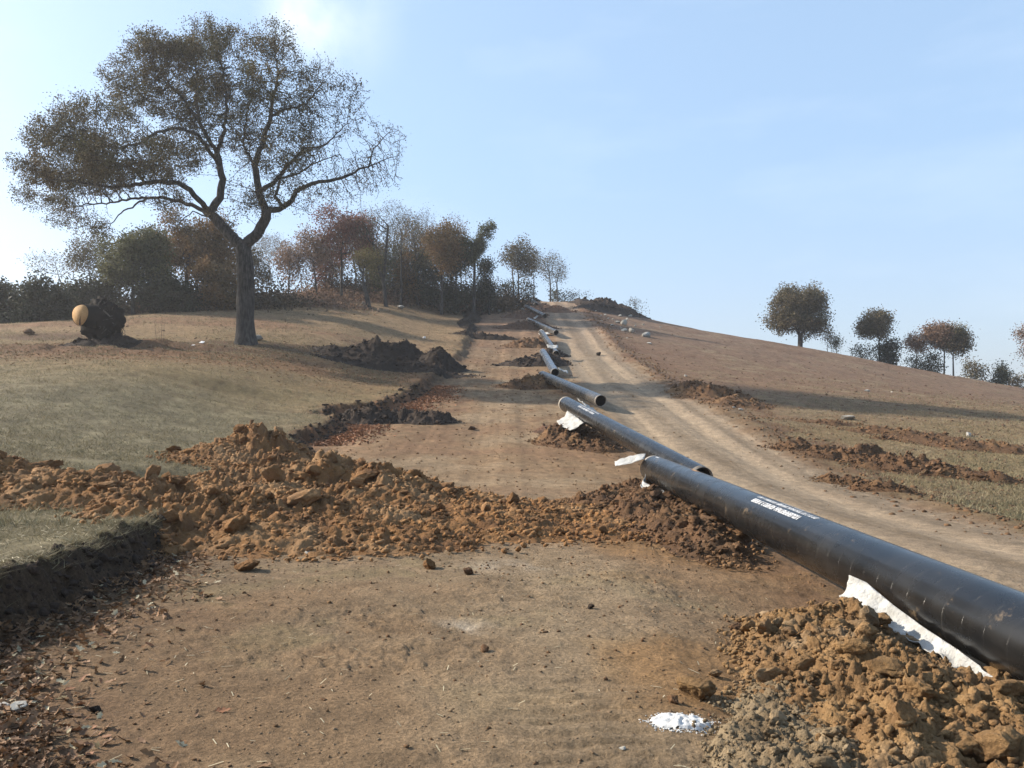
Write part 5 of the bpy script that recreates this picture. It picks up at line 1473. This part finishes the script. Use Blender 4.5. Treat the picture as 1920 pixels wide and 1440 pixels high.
# ------------------------------------------------------------------ leaves, straw, turf, small crumbs
rs = np.random.RandomState(77)
def oak_leaf_mesh(name, mat, seed, size):
    r_ = np.random.RandomState(seed)
    prof_ = [(-.5, .02), (-.32, .13), (-.2, .08), (-.05, .22), (.08, .13), (.25, .22), (.36, .10), (.5, .0)]
    V = []; Q = []
    curl = r_.uniform(.2, .9); tw = r_.uniform(-.5, .5)
    for i, (t, w) in enumerate(prof_):
        z = curl * (t * t) * .5 + .03
        for s in (-1, 0, 1):
            V.append((t * size, s * w * size, (z + abs(s) * w * r_.uniform(.1, .7) + s * tw * t * .3) * size))
    for i in range(len(prof_) - 1):
        for s in range(2):
            Q.append((i * 3 + s, (i + 1) * 3 + s, (i + 1) * 3 + s + 1, i * 3 + s + 1))
    return mesh_np(name, np.array(V), np.array(Q), mat, True)
LEAVES = [oak_leaf_mesh('leaf', M[mn], 80 + k, 1.0) for k, mn in enumerate(('fall_leaf', 'belt_leaf', 'straw', 'fall_leaf', 'litter_red', 'belt_leaf', 'fall_leaf', 'fall_leaf'))]
cnt_ = 0
while cnt_ < 300:
    y_ = 3.6 + 6.2 * rs.rand() ** 1.6
    bxv = float(bank_x(np.array([y_]))[0])
    x_ = bxv + .10 + abs(rs.normal(0, .52)) 
    u_ = 960 + F * x_ / y_
    if u_ < -20: 
        x_ = (-20 - 960) / F * y_ + abs(rs.normal(0, .5)); u_ = 960 + F * x_ / y_
        if x_ < bxv + .1: continue
    s_ = rs.uniform(.05, .10)
    o = link('leaf', LEAVES[rs.randint(8)], ground, (x_, y_, hgt(x_, y_) + .004), (rs.uniform(-.6, .6), rs.uniform(-.6, .6), rs.uniform(0, 6.28)), (s_, s_, s_))
    cnt_ += 1
def scatter(n, fn):
    x_, y_ = fn(n)
    return np.stack([x_, y_, height(x_, y_)], -1)
def foot_f(n):
    y_ = 3.4 + 8.0 * rs.rand(n) ** 1.3
    x_ = bank_x(y_) + .02 + np.abs(rs.normal(0, .42, n))
    k = (960 + F * x_ / y_) < -30
    x_ = np.where(k, (-990) / F * y_ + np.abs(rs.normal(0, .2, n)), x_)
    x_ = np.maximum(x_, bank_x(y_) + .05)
    return x_, y_
def litter_mesh(name, P, size, mats, rs):
    src = []
    for me in LEAVES[:len(LEAVES)]:
        v = np.zeros(len(me.vertices) * 3, np.float32); me.vertices.foreach_get('co', v)
        src.append(v.reshape(-1, 3))
    q = np.array([list(p.vertices) for p in LEAVES[0].polygons])
    n = len(P)
    V = np.array(src)[rs.randint(len(src), size=n)] * (size * rs.uniform(.6, 1.3, n))[:, None, None]
    a = rs.uniform(0, 6.28, n); t = rs.normal(0, .45, n); r = rs.normal(0, .5, n)
    def rot(V, i, j, a):
        c, s_ = np.cos(a)[:, None], np.sin(a)[:, None]
        W_ = V.copy(); W_[:, :, i] = V[:, :, i] * c - V[:, :, j] * s_; W_[:, :, j] = V[:, :, i] * s_ + V[:, :, j] * c
        return W_
    V = rot(rot(rot(V, 1, 2, r), 0, 2, t), 0, 1, a) + P[:, None, :]
    Q = q[None] + (np.arange(n) * V.shape[1])[:, None, None]
    me = mesh_np(name, V.reshape(-1, 3), Q.reshape(-1, 4), mats[0])
    for m_ in mats[1:]: me.materials.append(m_)
    me.polygons.foreach_set('material_index', np.repeat(rs.choice(len(mats), n, p=[.58, .36, .06]), len(q)).astype(np.int32))
    return me
P = scatter(2500, foot_f); P[:, 2] += rs.uniform(.003, .03, len(P))
tag(link('leaf_litter', litter_mesh('leaf_litter', P, .075, [M['fall_leaf'], M['belt_leaf'], M['straw']], rs)), 'brown fallen leaves heaped along the foot of the bank', 'fallen leaves', None, 'stuff')
def foot2_f(n):
    y_ = rs.uniform(27, 47, n)
    x_ = bank_x(y_) + .3 + np.abs(rs.normal(0, .8, n))
    return x_, y_
P = scatter(6500, foot2_f); P[:, 2] += .02
tag(link('leaf_litter', leaves_mesh('leaf_litter', P, .12, M['litter_red'], rs, .5)), 'orange red leaves drifted beside the notched bank', 'fallen leaves', None, 'stuff')
def belt_f(n):
    x_ = rs.uniform(-37, -6, n); y_ = 47 + .12 * (x_ + 15) + rs.normal(0, 3.8, n)
    return x_, y_
P = scatter(7000, belt_f); P[:, 2] += .02
tag(link('leaf_litter', leaves_mesh('leaf_litter', P, .11, M['belt_leaf'], rs, .8)), 'brown leaves strewn on the turf under the big oak', 'fallen leaves', None, 'stuff')
# turf blades and straw
def blades(name, P, h, w, mat, rs, lean=.9):
    n = len(P)
    a = rs.uniform(0, 6.28, n)
    hh_ = h * rs.uniform(.4, 1.3, n)
    d = np.stack([np.cos(a), np.sin(a), np.zeros(n)], -1)
    ln = rs.normal(0, lean, (n, 2))
    top = P + np.stack([ln[:, 0] * hh_, ln[:, 1] * hh_, hh_], -1)
    ww = (w * rs.uniform(.6, 1.4, n))[:, None]
    V = np.stack([P - d * ww, P + d * ww, top], 1).reshape(-1, 3)
    return mesh_np(name, V, np.arange(n * 3).reshape(n, 3), mat)
def left_turf(n, y0, y1, pw_=1.0, umin=-60):
    out_ = []
    tot = 0
    while tot < n:
        t = rs.rand(20000)
        y_ = y0 * (y1 / y0) ** (t ** pw_)
        x_ = ((rs.uniform(umin, 900, 20000)) - 960) / F * y_
        k = x_ < bank_x(y_) - .17 - .007 * y_
        k &= vn2(x_ * 1.3, y_ * 1.3, 5) + .4 * rs.rand(20000) > .42
        out_.append(np.stack([x_[k], y_[k]], -1)); tot += k.sum()
    q = np.vstack(out_)[:n]
    return q[:, 0], q[:, 1]
P = scatter(75000, lambda n: left_turf(n, 4.2, 20, 1.0, -420))
tag(link('turf', blades('turf', P, .035, .0035, M['blade'], rs)), 'short dry grass on the field above the bank', 'grass', None, 'stuff')
P = scatter(60000, lambda n: left_turf(n, 14, 60))
tag(link('turf', blades('turf', P, .06, .010, M['blade'], rs)), 'thin yellowish pasture on the left field', 'grass', None, 'stuff')
def rf(n):
    y_ = 15 * (95 / 15) ** rs.rand(n); x_ = 10.6 + rs.rand(n) ** .8 * (y_ * .66 - 9) 
    k = x_ > 10.2
    return x_[k], y_[k]
P = scatter(60000, rf)
tag(link('turf', blades('turf', P, .06, .011, M['blade'], rs)), 'dry yellowish stubble on the right field', 'grass', None, 'stuff')
def tuft_pts(n, fn, rs, per=9, r=.10):
    x_, y_ = fn(n)
    x_ = np.repeat(x_, per) + rs.normal(0, r, len(x_) * per); y_ = np.repeat(y_, per) + rs.normal(0, r, len(y_) * per)
    return np.stack([x_, y_, height(x_, y_)], -1)
P = tuft_pts(1200, lambda n: left_turf(n, 9, 46), rs)
tag(link('tufts', blades('tufts', P, .13, .006, M['blade'], rs, .7)), 'taller dry tufts in the left field', 'grass', None, 'stuff')
P = tuft_pts(1100, rf, rs)
tag(link('tufts', blades('tufts', P, .14, .009, M['blade'], rs, .7)), 'taller dry tufts in the right field', 'grass', None, 'stuff')
def lip_f(n):
    y_ = 5.0 * (30 / 5.0) ** rs.rand(n); x_ = bank_x(y_) - .24 - .006 * y_ + rs.normal(0, .05, n) * (1 + y_ * .05)
    k = vn2(x_ * 3, y_ * 3, 91) > .35
    return x_[k], y_[k]
P = scatter(9000, lip_f)
tag(link('turf', blades('turf', P, .07, .0045, M['blade'], rs, 1.6)), 'ragged grass hanging over the lip of the cut bank', 'grass', None, 'stuff')
def slump_f(n):
    y_ = 4.6 * (45 / 4.6) ** rs.rand(n); x_ = bank_x(y_) + rs.normal(-.02, .13, n) * (1 + y_ * .03)
    return x_, y_
P = scatter(2600, slump_f)
R = (.012 + .045 * rs.rand(len(P)) ** 3) * (P[:, 1] / 8) ** .5
tag(link('loose_crumbs', crumbs_mesh('loose_crumbs', P, R, M['dark'], rs)), 'dark lumps slumped from the cut bank', 'soil crumbs', None, 'stuff')
def hill_f(n):
    y_ = 44 * (105 / 44) ** rs.rand(n); x_ = bank_x(y_) - .5 - rs.rand(n) * (y_ * .58)
    k = (vn2(x_ * .5, y_ * .35, 55) + .35 * rs.rand(n) > .55)
    return x_[k], y_[k]
P = scatter(70000, hill_f)
tag(link('turf', blades('turf', P, .10, .016, M['blade'], rs)), 'sparse dry grass over the tan hillside', 'grass', None, 'stuff')
# straw bits
def straw_bits(P, L, w, rs):
    n = len(P); a = rs.uniform(0, 3.14, n); l = L * rs.uniform(.3, 1.4, n)
    d = np.stack([np.cos(a), np.sin(a), rs.normal(0, .15, n)], -1) * l[:, None] * .5
    s = np.stack([-np.sin(a), np.cos(a), np.zeros(n)], -1) * w
    up = np.array([0, 0, .006])
    V = np.stack([P - d - s + up, P - d + s + up, P + d + s + up, P + d - s + up], 1).reshape(-1, 3)
    return V, np.arange(n * 4).reshape(n, 4)
P = scatter(3200, lambda n: left_turf(n, 4.2, 18, 1.0, -420)); P[:, 2] += .012
V, Q = straw_bits(P, .10, .0035, rs)
tag(link('straw', mesh_np('straw', V, Q, M['straw'])), 'bleached straw bits lying on the turf above the bank', 'straw', None, 'stuff')
def strip_f(n):
    y_ = 3.3 * (13 / 3.3) ** rs.rand(n)
    x_ = np.maximum(bank_x(y_) + .1, -3.0 * y_ / 4) + rs.rand(n) ** 1.5 * 6.5
    return x_, y_
P = scatter(620, strip_f)
V, Q = straw_bits(P, .055, .0026, rs)
tag(link('straw', mesh_np('straw', V, Q, M['straw'])), 'scattered straw bits on the bare working strip', 'straw', None, 'stuff')
def strip_all(n):
    y_ = 3.2 * (75 / 3.2) ** rs.rand(n)
    x_ = bank_x(y_) + rs.rand(n) * 15.5
    k = (x_ < 4.4) | (x_ > 9.2) | (rs.rand(n) < .12)
    return x_[k], y_[k]
P = scatter(9000, strip_all)
R = (.0035 + .0115 * rs.rand(len(P)) ** 3) * (P[:, 1] / 5) ** .62
P[:, 2] += R * .2
tag(link('loose_crumbs', crumbs_mesh('loose_crumbs', P, R, M['brown'], rs)), 'small crumbs of earth scattered over the working strip', 'soil crumbs', None, 'stuff')
P = scatter(2600, rf)
R = (.02 + .05 * rs.rand(len(P)) ** 3) * (P[:, 1] / 30) ** .6
tag(link('loose_crumbs', crumbs_mesh('loose_crumbs', P, R, M['redsoil'], rs)), 'small reddish clods scattered over the right field', 'soil crumbs', None, 'stuff')
def near_f(n):
    y_ = 3.2 * (10 / 3.2) ** rs.rand(n); x_ = bank_x(y_) + .1 + rs.rand(n) * (y_ * .7 + 3.6)
    k = vn2(x_ * 1.1, y_ * 1.1, 95) + .35 * rs.rand(n) > .55
    return x_[k], y_[k]
P = scatter(15000, near_f)
R = (.0022 + .010 * rs.rand(len(P)) ** 5) * (P[:, 1] / 5) ** .5
tag(link('loose_crumbs', crumbs_mesh('loose_crumbs', P, R, M['striploam'], rs)), 'fine crumbs of soil littering the foreground', 'soil crumbs', None, 'stuff')
def verge_f(n):
    y_ = 14 * (110 / 14) ** rs.rand(n); x_ = 10.4 + rs.normal(0, .8, n)
    return x_, y_
P = scatter(2400, verge_f)
R = (.02 + .07 * rs.rand(len(P)) ** 3) * (P[:, 1] / 30) ** .5
tag(link('loose_crumbs', crumbs_mesh('loose_crumbs', P, R, M['brown'], rs)), 'brown crumbs thrown up along the haul road edge', 'soil crumbs', None, 'stuff')
P = scatter(900, lambda n: ((lambda y_: (bank_x(y_) - rs.rand(n) * (y_ * .6 - 6) , y_))(46 * (82 / 46) ** rs.rand(n))))
R = .03 + .07 * rs.rand(len(P)) ** 3
tag(link('loose_crumbs', crumbs_mesh('loose_crumbs', P, R, M['redsoil'], rs)), 'little clods scattered over the tan hillside', 'soil crumbs', None, 'stuff')
